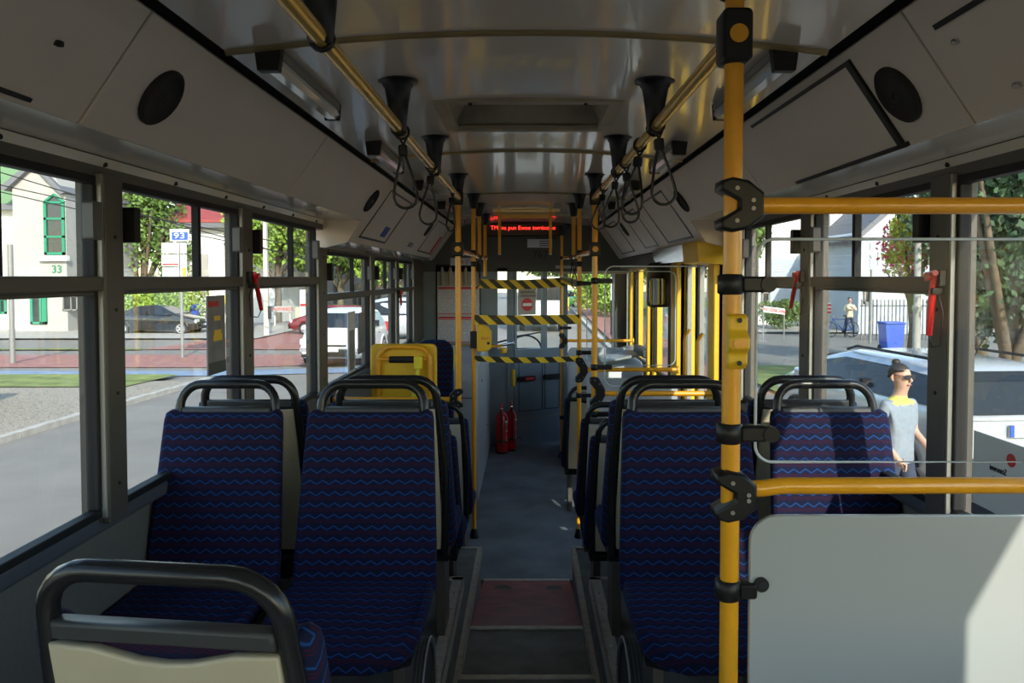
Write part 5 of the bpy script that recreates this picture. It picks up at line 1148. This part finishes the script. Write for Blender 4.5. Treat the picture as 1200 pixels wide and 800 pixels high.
gwin(T, tx(-4, Y), tx(5, Y), Zp(368, Y), Zp(350, Y), Y + .2, None, (), (), 'green_paint', .1)
Y = 47.0
T = thing('red_roofed_house', 'white house with red tiled roof behind the street sign', 'house', (tx(260, Y), Y, g(-15, Y)))
x0, x1 = tx(218, Y), tx(285, Y) + 2
m = MB(); m.box(x0 - 1, x1, Y, Y + 8, g(-15, Y) - .2, Zp(266, Y)); m.build('wall', 'plaster_white', T)
m = MB(); m.prism([(Y - .6, Zp(262, Y)), (Y - .6, Zp(258.5, Y)), (Y + 4, Zp(218, Y)), (Y + 8.5, Zp(258, Y)), (Y + 8.5, Zp(262, Y))], x0 - 1.4, x1 + .4, lambda p, q, d: (d, p, q)); m.build('roof', 'roof_red', T)
m = MB(); m.box(x0 - 1.4, x1 + .4, Y - .62, Y, Zp(268, Y), Zp(262.5, Y)); m.build('eaves', 'roof_grey', T)
m = MB(); m.box(tx(228, Y), tx(245, Y), Y - .08, Y + .1, Zp(345, Y), Zp(298, Y)); m.build('notice_board', 'plaster_grey', T)
# grey shopfront building in the third window
Y = 58.0
T = thing('shop_building', 'grey shopfront building beyond the trees in the third left window', 'building', (tx(335, Y), Y, g(-15, Y)))
m = MB(); m.box(tx(292, Y), tx(480, Y), Y, Y + 8, -1.2, Zp(300, Y)); m.build('wall', 'plaster_grey', T)
for k in range(7):
    a = tx(302 + k * 22, Y); gwin(T, a, a + .9, Zp(362, Y), Zp(333, Y), Y, None, (), (a + .45,), 'alu', .08)
m = MB(); m.prism([(Y - .5, Zp(312, Y)), (Y - .5, Zp(308, Y)), (Y + 4, Zp(285, Y)), (Y + 8.5, Zp(308, Y))], tx(400, Y), tx(482, Y), lambda p, q, d: (d, p, q)); m.build('roof', 'roof_grey', T)
# low fence with a red and white sign, bus stop boards
Y = 43.0
T = thing('yard_sign', 'pale sign board with dark red lettering on a low fence', 'sign', (tx(330, Y), Y, g(-13, Y)))
m = MB(); m.box(tx(318, Y), tx(342, Y), Y, Y + .08, Zp(366, Y), Zp(359, Y)); m.build('board', 'plaster_grey', T); m = MB(); m.box(tx(320, Y), tx(322, Y), Y + .08, Y + .16, g(-13, Y), Zp(360, Y)); m.box(tx(338, Y), tx(340, Y), Y + .08, Y + .16, g(-13, Y), Zp(360, Y)); m.build('post', 'concrete', T)
text('sign_text', 'OKIENNICE', .24, 'ink_red', T, (tx(330, Y), Y - .01, Zp(362.5, Y)), (1, 0, 0), (0, 0, 1), .01)
Y = 36.0
T = thing('concrete_post', 'white concrete utility post in the third left window', 'post', (tx(311, Y), Y, g(-12, Y))); m = MB(); m.prism([(tx(308.5, Y), g(-12, Y)), (tx(314.5, Y), g(-12, Y)), (tx(312.5, Y), 5.2), (tx(309, Y), 5.2)], Y, Y + .2, lambda p, q, d: (p, d, q)); m.build('shaft', 'concrete', T)
m = MB(); m.box(tx(314, Y), tx(318, Y), Y - .05, Y, Zp(374, Y), Zp(359, Y)); m.build('number_plate', 'rubber', T)
T = thing('parasol', 'closed white and red delivery stand at the far left forecourt', 'stand', (tx(354, 41), 41, g(-11, 41))); m = MB(); m.box(tx(351, 41), tx(361, 41), 41, 41.6, g(-11, 41), Zp(340, 41)); m.build('cabinet', 'white', T, bevel=.03); m = MB(); m.box(tx(352, 41), tx(360, 41), 40.96, 41, Zp(359, 41), Zp(356, 41)); m.build('red_band', 'ink_red', T)
T.name = 'vending_cabinet'; BASE[T.name] = Vector((tx(354, 41), 41, g(-11, 41))); T['label'] = 'tall white cabinet with red band at the forecourt behind the red car'; T['category'] = 'cabinet'
T = thing('stone_block', 'beige stone block beside the white cabinet', 'block', (tx(350, 42.5), 42.5, g(-11, 42))); m = MB(); m.box(tx(345.5, 42.5), tx(351, 42.5), 42.5, 43.2, g(-11, 42), Zp(360, 42.5)); m.build('body', 'beige', T, bevel=.04)
Y = 24.0
T = thing('street_sign', 'blue and white street sign reading 93 over white boards on a pole', 'sign', (tx(211, Y), Y, g(-10, Y)))
m = MB(); m.tube([(tx(211, Y), Y + .1, g(-10, Y)), (tx(211, Y), Y + .1, Zp(268, Y))], .05, 10); m.build('pole', 'alu', T)
m = MB(); m.box(tx(200, Y), tx(222, Y), Y, Y + .05, Zp(283, Y), Zp(269, Y)); b_ = m.build('name_plate', 'white', T); m = MB(); m.box(tx(202.5, Y), tx(221, Y), Y - .01, Y, Zp(281.5, Y), Zp(272.5, Y)); m.build('blue_field', 'ink_blue', b_)
text('plate_number', '93', .25, 'white', b_, (tx(211.5, Y), Y - .02, Zp(277, Y)), (1, 0, 0), (0, 0, 1), .004, sx=1.5)
for (a, b, c, d) in ((190, 210.5, 285, 297), (190, 210, 298.5, 312), (190.5, 210, 313.5, 325), (212, 219, 285, 297), (212, 219, 298.5, 325)): m = MB(); m.box(tx(a, Y), tx(b, Y), Y, Y + .04, Zp(d, Y), Zp(c, Y)); m.build('board', 'white', T)
m = MB(); m.box(tx(191, Y), tx(209.5, Y), Y - .008, Y, Zp(311, Y), Zp(309.3, Y)); m.build('red_line', 'ink_red', T)
m = MB(); m.box(tx(214.5, Y), tx(218.5, Y), Y - .01, Y, Zp(324, Y), Zp(314, Y)); m.build('yellow_mark', 'yellow_plastic', T)
Y = 22.0
T = thing('lamp_post', 'slim pale post standing in the grass at far left', 'post', (tx(13, Y), Y, g(-14, Y))); m = MB(); m.tube([(tx(13, Y), Y, g(-14, Y) - .05), (tx(13, Y), Y, 2.8)], .075, 10); m.build('shaft', 'alu', T)
T = thing('waste_bin', 'small blue bin behind the black saloon car', 'bin', (tx(226, 43.5), 43.5, g(-15, 43.5))); m = MB(); m.slab(rrect(tx(222, 43.5), tx(229, 43.5), g(-15, 43.5), Zp(357, 43.5), .06), .5, .04, lambda p, q, d: (p, 43.5 + d, q)); m.build('body', 'bin_blue', T)
T = thing('shop_board', 'striped red and white notice board by the white house', 'sign', (tx(269, 44), 44, g(-15, 44))); m = MB(); m.box(tx(264, 44), tx(273, 44), 44, 44.1, Zp(369, 44), Zp(355, 44)); m.build('board', 'white', T)
m = MB()
for k in range(4): m.box(tx(264.5, 44), tx(272.5, 44), 43.97, 44, Zp(368 - k * 3.4, 44), Zp(366.3 - k * 3.4, 44))
m.build('red_stripes', 'ink_red', T); m = MB(); m.tube([(tx(268, 44), 44.15, g(-15, 44)), (tx(268, 44), 44.15, Zp(356, 44))], .05, 8); m.build('post', 'alu', T)
T = thing('awning', 'small yellow awning beside the striped board', 'awning', (tx(264, 46.5), 46.5, Zp(352, 46.5))); m = MB(); m.prism([(45.9, Zp(356, 46)), (45.9, Zp(354, 46)), (47, Zp(347, 46)), (47, Zp(350, 46))], tx(256, 46), tx(270, 46), lambda p, q, d: (d, p, q)); m.build('cloth', 'lemon', T)
# overhead cables on the left
for k, (ya, yb2, lab) in enumerate(((201, 233, 'uppermost thin overhead cable crossing the left sky'), (216, 239, 'middle overhead cable before the white house'), (224, 248, 'lowest overhead cable before the white house'))):
    Yc = 30 + k; pts = [(tx(-60 + 60 * j, Yc), Yc, Zp(ya + (yb2 - ya) * (j * 60 - 60) / 110 + 2 * math.sin(j * .5), Yc)) for j in range(0, 8)]
    T = thing('overhead_cable', lab, 'cable', pts[0], 'overhead cables left'); m = MB(); m.tube(pts, .022, 5); m.build('wire', 'rubber', T)
# right side buildings
Y = 42.0
T = thing('white_building', 'tall white building with siding tinted for bluish shade beyond the clear screen', 'building', (tx(950, Y), Y + 4, g(15, Y)))
m = MB(); m.box(tx(884, Y), tx(1006, Y), Y, Y + 9, g(15, Y) - .2, Zp(215, Y)); m.build('wall', 'plaster_white', T)
m = MB(); n_ = 20
for k in range(n_): zt_ = Zp(303, Y); zb2 = Zp(366, Y); a = zb2 + (zt_ - zb2) * k / n_; b = zb2 + (zt_ - zb2) * (k + 1) / n_; m.prism([(Y - .06, a), (Y - .02, b), (Y + .05, b), (Y + .05, a)], tx(902, Y), tx(1006, Y), lambda p, q, d: (d, p, q))
m.build('siding_boards', 'shutter', T)  # bluish shadow over the siding is put into the board colour
gwin(T, tx(892, Y), tx(902, Y), Zp(360, Y), Zp(342, Y), Y, None, (), (), 'alu', .1); gwin(T, tx(962, Y), tx(966, Y), Zp(275, Y), Zp(254, Y), Y, None, (), (), 'ink_red', .06)
m = MB(); m.tube([(tx(969.5, Y), Y - .1, Zp(240, Y)), (tx(969.5, Y), Y - .1, Zp(279, Y)), (tx(961, Y), Y - .1, Zp(280, Y))], .06, 8); m.build('downpipe', 'roof_grey', T)
Y = 36.0
T = thing('grey_house', 'grey gabled house with dark roof behind the cyclist', 'house', (tx(1030, Y), Y + 3, g(15, Y)))
m = MB(); m.prism([(tx(1006, Y), -1.2), (tx(1110, Y), -1.2), (tx(1110, Y), Zp(240, Y)), (tx(1055, Y), Zp(232, Y)), (tx(1000, Y), Zp(276, Y)), (tx(1006, Y), Zp(276, Y))], Y, Y + 5, lambda p, q, d: (p, d, q)); m.build('wall', 'shutter', T)
m = MB(); m.prism([(tx(994, Y), Zp(282, Y)), (tx(1055, Y), Zp(226, Y)), (tx(1055, Y), Zp(235, Y)), (tx(997, Y), Zp(286, Y))], Y - .4, Y + 5, lambda p, q, d: (p, d, q)); m.build('roof', 'roof_grey', T)
m = MB(); m.tube([(tx(1002, Y), Y - .1, Zp(284, Y)), (tx(1006, Y), Y - .1, Zp(290, Y)), (tx(1006, Y), Y - .1, Zp(365, Y))], .06, 8); m.build('downpipe', 'white', T)
gwin(T, tx(1012, Y), tx(1020, Y), Zp(356, Y), Zp(338, Y), Y, None, (), (), 'alu', .08)
m = MB(); m.box(tx(985, Y), tx(997, Y), Y + 5.2, Y + 5.3, Zp(375, Y), Zp(335, Y)); m.build('dark_door', 'roof_grey', T)
Y = 30.0
T = thing('banner', 'white banner with large pale letters beneath the flowering shrub', 'banner', (tx(1048, Y), Y, Zp(318, Y))); m = MB(); m.box(tx(1019, Y), tx(1075, Y), Y, Y + .06, Zp(316, Y), Zp(285, Y)); m.build('sheet', 'shutter', T)
text('banner_text', 'M I L', .95, 'white', T, (tx(1040, Y), Y - .02, Zp(302, Y)), (1, 0, 0), (0, 0, 1), .02); m = MB()
for px in (1022, 1072): m.tube([(tx(px, Y), Y + .1, g(15, Y)), (tx(px, Y), Y + .1, Zp(285, Y))], .05, 8)
m.build('banner_post', 'alu', T)
T = thing('iron_fence', 'dark iron bar fence behind the blue bin', 'fence', (tx(1060, 32), 32, g(15, 32)))
for k in range(26):
    x = tx(1010, 32) + k * .16; m = MB(); m.box(x - .02, x + .02, 31.98, 32.02, g(15, 32), g(15, 32) + 1.7); m.build('bar', 'roof_grey', T)
m = MB(); m.box(tx(1008, 32), tx(1128, 32), 31.98, 32.03, g(15, 32) + 1.4, g(15, 32) + 1.46); m.build('top_rail', 'roof_grey', T); m = MB(); m.box(tx(1008, 32), tx(1128, 32), 31.98, 32.03, g(15, 32) + .2, g(15, 32) + .26); m.build('bottom_rail', 'roof_grey', T)
p = at_g(1044, 411)
T = thing('wheelie_bin', 'blue wheeled rubbish bin standing in the right street', 'bin', p); BASE[T.name] = Vector((0, 0, 0))
m = MB(); m.prism([(-.27, .08), (.27, .08), (.34, .92), (-.34, .92)], -.3, .3, lambda a, q, d: (a, d, q)); m.build('body', 'bin_blue', T, bevel=.03); m = MB(); m.box(-.36, .36, -.34, .36, .92, 1.0); m.build('lid', 'bin_blue', T, bevel=.03)
for s in (-1, 1): m = MB(); m.lathe([(.1, -.03), (.1, .03)], (s * .27, .25, .1), 14, 'x'); m.build('wheel', 'tyre', T)
Y = 19.0
T = thing('ornate_post', 'pale fluted post between the blue bin and the red hammer', 'post', (tx(1075, Y), Y, g(9, Y))); gz = g(9, Y); m = MB(); m.lathe([(.14, gz), (.14, gz + .3), (.09, gz + .4), (.09, gz + 1.5), (.12, gz + 1.6), (.08, gz + 1.7), (.07, 2.7), (.05, 4.2)], (tx(1075, Y), Y, 0), 12); m.build('shaft', 'plaster_grey', T)
Y = 17.0
T = thing('striped_sign', 'small red and white striped sign on a grey post', 'sign', (tx(968, Y), Y, g(6, Y))); m = MB(); m.tube([(tx(970, Y), Y + .06, g(6, Y)), (tx(970, Y), Y + .06, Zp(343, Y))], .07, 8); m.build('post', 'plaster_grey', T); m = MB(); m.box(tx(964.5, Y), tx(973.5, Y), Y - .03, Y, Zp(368, Y), Zp(355, Y)); m.build('plate', 'white', T)
for k in range(3): m = MB(); m.box(tx(964.7, Y), tx(973.3, Y), Y - .04, Y - .03, Zp(367.5 - k * 4.2, Y), Zp(364.8 - k * 4.2, Y)); m.build('red_stripe', 'ink_red', T)
Y = 32.0
T = thing('roadside_banner', 'white banner with dark red capital letters at the right kerb', 'banner', (tx(907, Y), Y, g(10, Y))); m = MB(); m.prism([(tx(895, Y), Zp(366, Y)), (tx(920, Y), Zp(369, Y)), (tx(920, Y), Zp(362, Y)), (tx(895, Y), Zp(359, Y))], Y, Y + .05, lambda a, q, d: (a, d, q)); m.build('sheet', 'white', T)
text('banner_text', 'WIDZENICENIA', .20, 'ink_red', T, (tx(907.5, Y), Y - .01, Zp(364, Y)), (1, 0, -.12), (.12, 0, 1), .01, sx=.72); m = MB()
for px in (895.5, 920): m.tube([(tx(px, Y), Y + .08, g(10, Y)), (tx(px, Y), Y + .08, Zp(362, Y))], .03, 6)
m.build('banner_post', 'alu', T)
T = thing('yellow_box', 'small yellow roadside box ahead before the green car', 'box', (tx(664, 52), 52, g(2, 52))); m = MB(); m.box(tx(660, 52), tx(667, 52), 52, 52.4, g(2, 52), Zp(349, 52)); m.build('body', 'yellow_plastic', T, bevel=.03)
T = thing('traffic_post', 'dark post with white and yellow plates ahead at the pavement edge', 'post', (tx(717, 30), 30, g(3, 30))); m = MB(); m.tube([(tx(717, 30), 30, g(3, 30)), (tx(717, 30), 30, 3.0)], .05, 8); m.build('shaft', 'rubber', T); m = MB(); m.box(tx(715.5, 30), tx(720, 30), 29.9, 29.94, Zp(352, 30), Zp(325, 30)); m.build('plate', 'white', T); m = MB(); m.box(tx(715.5, 30), tx(720, 30), 29.88, 29.9, Zp(333, 30), Zp(328, 30)); m.build('yellow_plate', 'yellow_plastic', T)

# ================================================================ PEOPLE
def skin_body(T, joints, edges, zones, name='body'):
    """joints: name -> (xyz, radius or (rx,ry)); one continuous skinned surface"""
    names_ = list(joints); idx = {n: i for i, n in enumerate(names_)}
    me = bpy.data.meshes.new(name); me.from_pydata([joints[n][0] for n in names_], [(idx[a], idx[b]) for a, b in edges], [])
    ob = bpy.data.objects.new('tmp_body', me); COL.objects.link(ob)
    sk = ob.modifiers.new('skin', 'SKIN'); sk.use_smooth_shade = True
    for i, n in enumerate(names_):
        r_ = joints[n][1]; sv = me.skin_vertices[0].data[i]; sv.radius = r_ if isinstance(r_, tuple) else (r_, r_); sv.use_root = (i == 0)
    ss = ob.modifiers.new('sub', 'SUBSURF'); ss.levels = 2; ss.render_levels = 2
    bpy.context.view_layer.update()
    nm = bpy.data.meshes.new_from_object(ob.evaluated_get(bpy.context.evaluated_depsgraph_get())); bpy.data.objects.remove(ob); nm.name = name
    mats = []
    nm.materials.clear()
    for fn, mt in zones:
        if mt not in mats: mats.append(mt); nm.materials.append(MAT[mt])
    for pgn in nm.polygons:
        pgn.use_smooth = True
        for fn, mt in zones:
            if fn(pgn.center): pgn.material_index = mats.index(mt); break
    o = bpy.data.objects.new(name, nm); COL.objects.link(o); o.parent = T; BASE[o.name] = Vector((0, 0, 0)); return o
def body_joints(hip_z=.92, arms=None, legs=None, k=1.0):
    J = {'pelvis': ((0, 0, hip_z), (.155, .11)), 'waist': ((0, 0, hip_z + .17), (.135, .10)), 'chest': ((0, .0, hip_z + .36), (.165, .115)), 'neckbase': ((0, 0, hip_z + .50), (.10, .08)),
         'neck': ((0, .015, hip_z + .57), .052), 'jaw': ((0, .035, hip_z + .635), (.062, .075)), 'face': ((0, .03, hip_z + .70), (.072, .09)), 'brow': ((0, .018, hip_z + .755), (.074, .092)), 'crown': ((0, .005, hip_z + .80), (.055, .07))}
    Eg = [('pelvis', 'waist'), ('waist', 'chest'), ('chest', 'neckbase'), ('neckbase', 'neck'), ('neck', 'jaw'), ('jaw', 'face'), ('face', 'brow'), ('brow', 'crown')]
    for s, nm in ((-1, 'l'), (1, 'r')):
        sh = (s * .17, 0, hip_z + .46); A = (arms or {}).get(nm, ((s * .22, -.02, hip_z + .18), (s * .22, .08, hip_z - .06)))
        J['sh' + nm] = (sh, .06); J['el' + nm] = (A[0], .042); J['wr' + nm] = (A[1], .028)
        d = (Vector(A[1]) - Vector(A[0])).normalized(); pm = Vector(A[1]) + d * .06; J['palm' + nm] = (tuple(pm), (.036, .018))
        Eg += [('chest', 'sh' + nm), ('sh' + nm, 'el' + nm), ('el' + nm, 'wr' + nm), ('wr' + nm, 'palm' + nm)]
        side = Vector((0, 1, 0)) if abs(d.y) < .8 else Vector((0, 0, 1)); side = (side - d * side.dot(d)).normalized(); cu_ = d.cross(side)
        for f, (o_, l_) in enumerate(((-.027, .062), (-.009, .075), (.009, .070), (.027, .055))):
            b0 = pm + side * o_ + d * .025; J['f%d%s' % (f, nm)] = (tuple(b0 + d * l_ * .5), .009); J['g%d%s' % (f, nm)] = (tuple(b0 + d * l_ * .85 + cu_ * .022), .008); Eg += [('palm' + nm, 'f%d%s' % (f, nm)), ('f%d%s' % (f, nm), 'g%d%s' % (f, nm))]
        J['th' + nm] = (tuple(pm - side * .045 + d * .0), .010); J['ti' + nm] = (tuple(pm - side * .055 + d * .035), .009); Eg += [('wr' + nm, 'th' + nm), ('th' + nm, 'ti' + nm)]
        Lg = (legs or {}).get(nm, ((s * .10, .01, hip_z * .52), (s * .10, -.02, .08), (s * .11, .12, .035)))
        J['hp' + nm] = ((s * .09, 0, hip_z - .06), .085); J['kn' + nm] = (Lg[0], .058); J['an' + nm] = (Lg[1], .040); J['to' + nm] = (Lg[2], .036)
        Eg += [('pelvis', 'hp' + nm), ('hp' + nm, 'kn' + nm), ('kn' + nm, 'an' + nm), ('an' + nm, 'to' + nm)]
    return J, Eg
def face_bits(T, hz, brow_z, hairm, fwd=.0, glasses=False, bun=False, short=False):
    c = Vector((0, .012, brow_z)); m = MB()
    for s in (-1, 1): m.lathe([(.012, -.004), (.008, .004)], (s * .028, .112, brow_z - .03), 10, 'y')
    m.build('eyes', 'ink' if not glasses else 'ink', T)
    m = MB(); m.tube([(0, .108, brow_z - .03), (0, .128, brow_z - .065), (0, .118, brow_z - .075)], [.008, .014, .010], 8); m.build('nose', 'skin', T)
    m = MB(); m.tube([(-.022, .108, brow_z - .103), (0, .114, brow_z - .105), (.022, .108, brow_z - .103)], .006, 6); m.build('mouth', 'lips', T)
    for s in (-1, 1): m = MB(); m.tube([(s * .076, .0, brow_z - .02), (s * .084, -.01, brow_z - .045), (s * .078, .0, brow_z - .075)], [.010, .014, .009], 8); m.build('ear', 'skin', T)
    vs = []; m = MB(); N1, N2 = 20, 10
    for j in range(N2 + 1):
        ph = R(92 * j / N2)
        for i in range(N1):
            th = 2 * math.pi * i / N1; x = math.sin(ph) * math.cos(th); y = math.sin(ph) * math.sin(th); z = math.cos(ph)
            drop = .06 * max(0, -y) if not short else .03 * max(0, -y); vs.append((x * .083, .006 + y * .10 - .012, brow_z + .0 + z * .085 - (drop if j == N2 else 0) + (.025 if (y > .3 and j == N2) else 0)))
    m.add(vs, [(j * N1 + i, j * N1 + (i + 1) % N1, (j + 1) * N1 + (i + 1) % N1, (j + 1) * N1 + i) for j in range(N2) for i in range(N1)], True); h_ = m.build('hair', hairm, T)
    if bun: m = MB(); m.lathe([(.004, .118), (.026, .112), (.038, .092), (.034, .070), (.02, .06)], (0, -.035, brow_z), 12); m.build('hair_bun', hairm, T)
    if glasses:
        m = MB()
        for s in (-1, 1): m.slab(rrect(s * .034 - .028, s * .034 + .028, brow_z - .052, brow_z - .012, .012), .008, .002, lambda p, q, d: (p, .122 - abs(p) * .2 + d, q)); m.tube([(s * .062, .11, brow_z - .025), (s * .08, .0, brow_z - .02)], .003, 5)
        m.tube([(-.008, .124, brow_z - .025), (.008, .124, brow_z - .025)], .004, 5); m.build('sunglasses', 'ink', T)
# woman by the bus
hz = .88
T = thing('person', 'woman with dark hair bun, dark glasses and grey top walking beside the bus', 'person', (3.02, 6.2, -.37)); T.scale = (.90, .90, .90); BASE[T.name] = Vector((0, 0, 0)); T.rotation_euler = (0, 0, R(205))
J, Eg = body_joints(hz, arms={'l': ((-.235, -.03, hz + .20), (-.20, .16, hz + .08)), 'r': ((.235, -.03, hz + .20), (.20, .14, hz + .04))}, legs={'l': ((-.09, .10, .47), (-.09, .02, .09), (-.09, .15, .035)), 'r': ((.09, -.02, .46), (.09, -.2, .10), (.09, -.09, .035))})
skin_body(T, J, Eg, [(lambda c: c.z > hz + .545, 'skin'), (lambda c: c.z > hz + .475 and abs(c.x) < .12, 'yellow_collar'), (lambda c: abs(c.x) > .10 and c.z < hz + .26 and c.z > hz - .2 and (abs(c.x) > .17 or c.y > .13), 'skin'), (lambda c: c.z > hz - .04, 'shirt_grey'), (lambda c: c.z > .09, 'trousers'), (lambda c: True, 'rubber')])
face_bits(T, hz, hz + .755, 'hair', glasses=True, bun=True)
# cyclist standing astride a bicycle
p = at_g(992, 395); Tb = thing('bicycle', 'blue bicycle held by the man in the cream shirt', 'bicycle', (p.x - .25, p.y, p.z)); BASE[Tb.name] = Vector((0, 0, 0)); Tb.rotation_euler = (0, 0, R(8))
for x in (-.52, .52):
    m = MB(); m.tube([(x + .33 * math.cos(R(15 * k)), 0, .34 + .33 * math.sin(R(15 * k))) for k in range(24)], .018, 6, closed=True); wv = m.build('wheel', 'tyre', Tb)
    m = MB()
    for k in range(12): m.tube([(x, 0, .34), (x + .32 * math.cos(R(30 * k)), 0, .34 + .32 * math.sin(R(30 * k)))], .003, 4)
    m.build('spokes', 'rim', wv)
m = MB()
for a, b in (((.12, .0, .30), (-.38, 0, .78)), ((.12, 0, .30), (.20, 0, .80)), ((.20, 0, .78), (-.36, 0, .80)), ((-.38, 0, .86), (-.52, 0, .34)), ((.12, 0, .30), (.52, 0, .34)), ((.20, 0, .76), (.52, 0, .34))): m.tube([a, b], .018, 8)
m.build('frame', 'ink_blue', Tb); m = MB(); m.tube([(.20, 0, .80), (.22, 0, .92)], .014, 8); m.slab(rrect(.10, .34, -.06, .06, .05), .05, .015, lambda a, q, d: (a, q, .92 + d)); m.build('saddle', 'rubber', Tb)
m = MB(); m.tube([(-.37, 0, .84), (-.35, 0, .98)], .014, 8); m.tube([(-.28, -.28, 1.0), (-.36, -.2, 1.0), (-.36, .2, 1.0), (-.28, .28, 1.0)], .013, 8); m.build('handlebar', 'rim', Tb); m = MB(); m.lathe([(.09, -.01), (.09, .01)], (.12, 0, .30), 16, 'y'); m.tube([(.12, -.06, .30), (.20, -.06, .16)], .012, 6); m.tube([(.12, .06, .30), (.04, .06, .44)], .012, 6); m.build('crank', 'rubber', Tb)
T = thing('person', 'man in a cream shirt standing over the blue bicycle, arms raised', 'person', (p.x + .12, p.y - .0, p.z)); BASE[T.name] = Vector((0, 0, 0)); T.rotation_euler = (0, 0, R(170)); hz = .93
J, Eg = body_joints(hz, arms={'l': ((-.26, .10, hz + .26), (-.06, .24, hz + .38)), 'r': ((.25, .06, hz + .22), (.06, .25, hz + .26))}, legs={'l': ((-.15, .06, .50), (-.18, .0, .09), (-.18, .13, .035)), 'r': ((.15, .06, .50), (.18, -.02, .09), (.18, .11, .035))})
skin_body(T, J, Eg, [(lambda c: c.z > hz + .545, 'skin'), (lambda c: c.y > .19, 'skin'), (lambda c: c.z > hz - .04, 'shirt_cream'), (lambda c: c.z > .09, 'trousers'), (lambda c: True, 'rubber')])
face_bits(T, hz, hz + .755, 'hair', short=True)
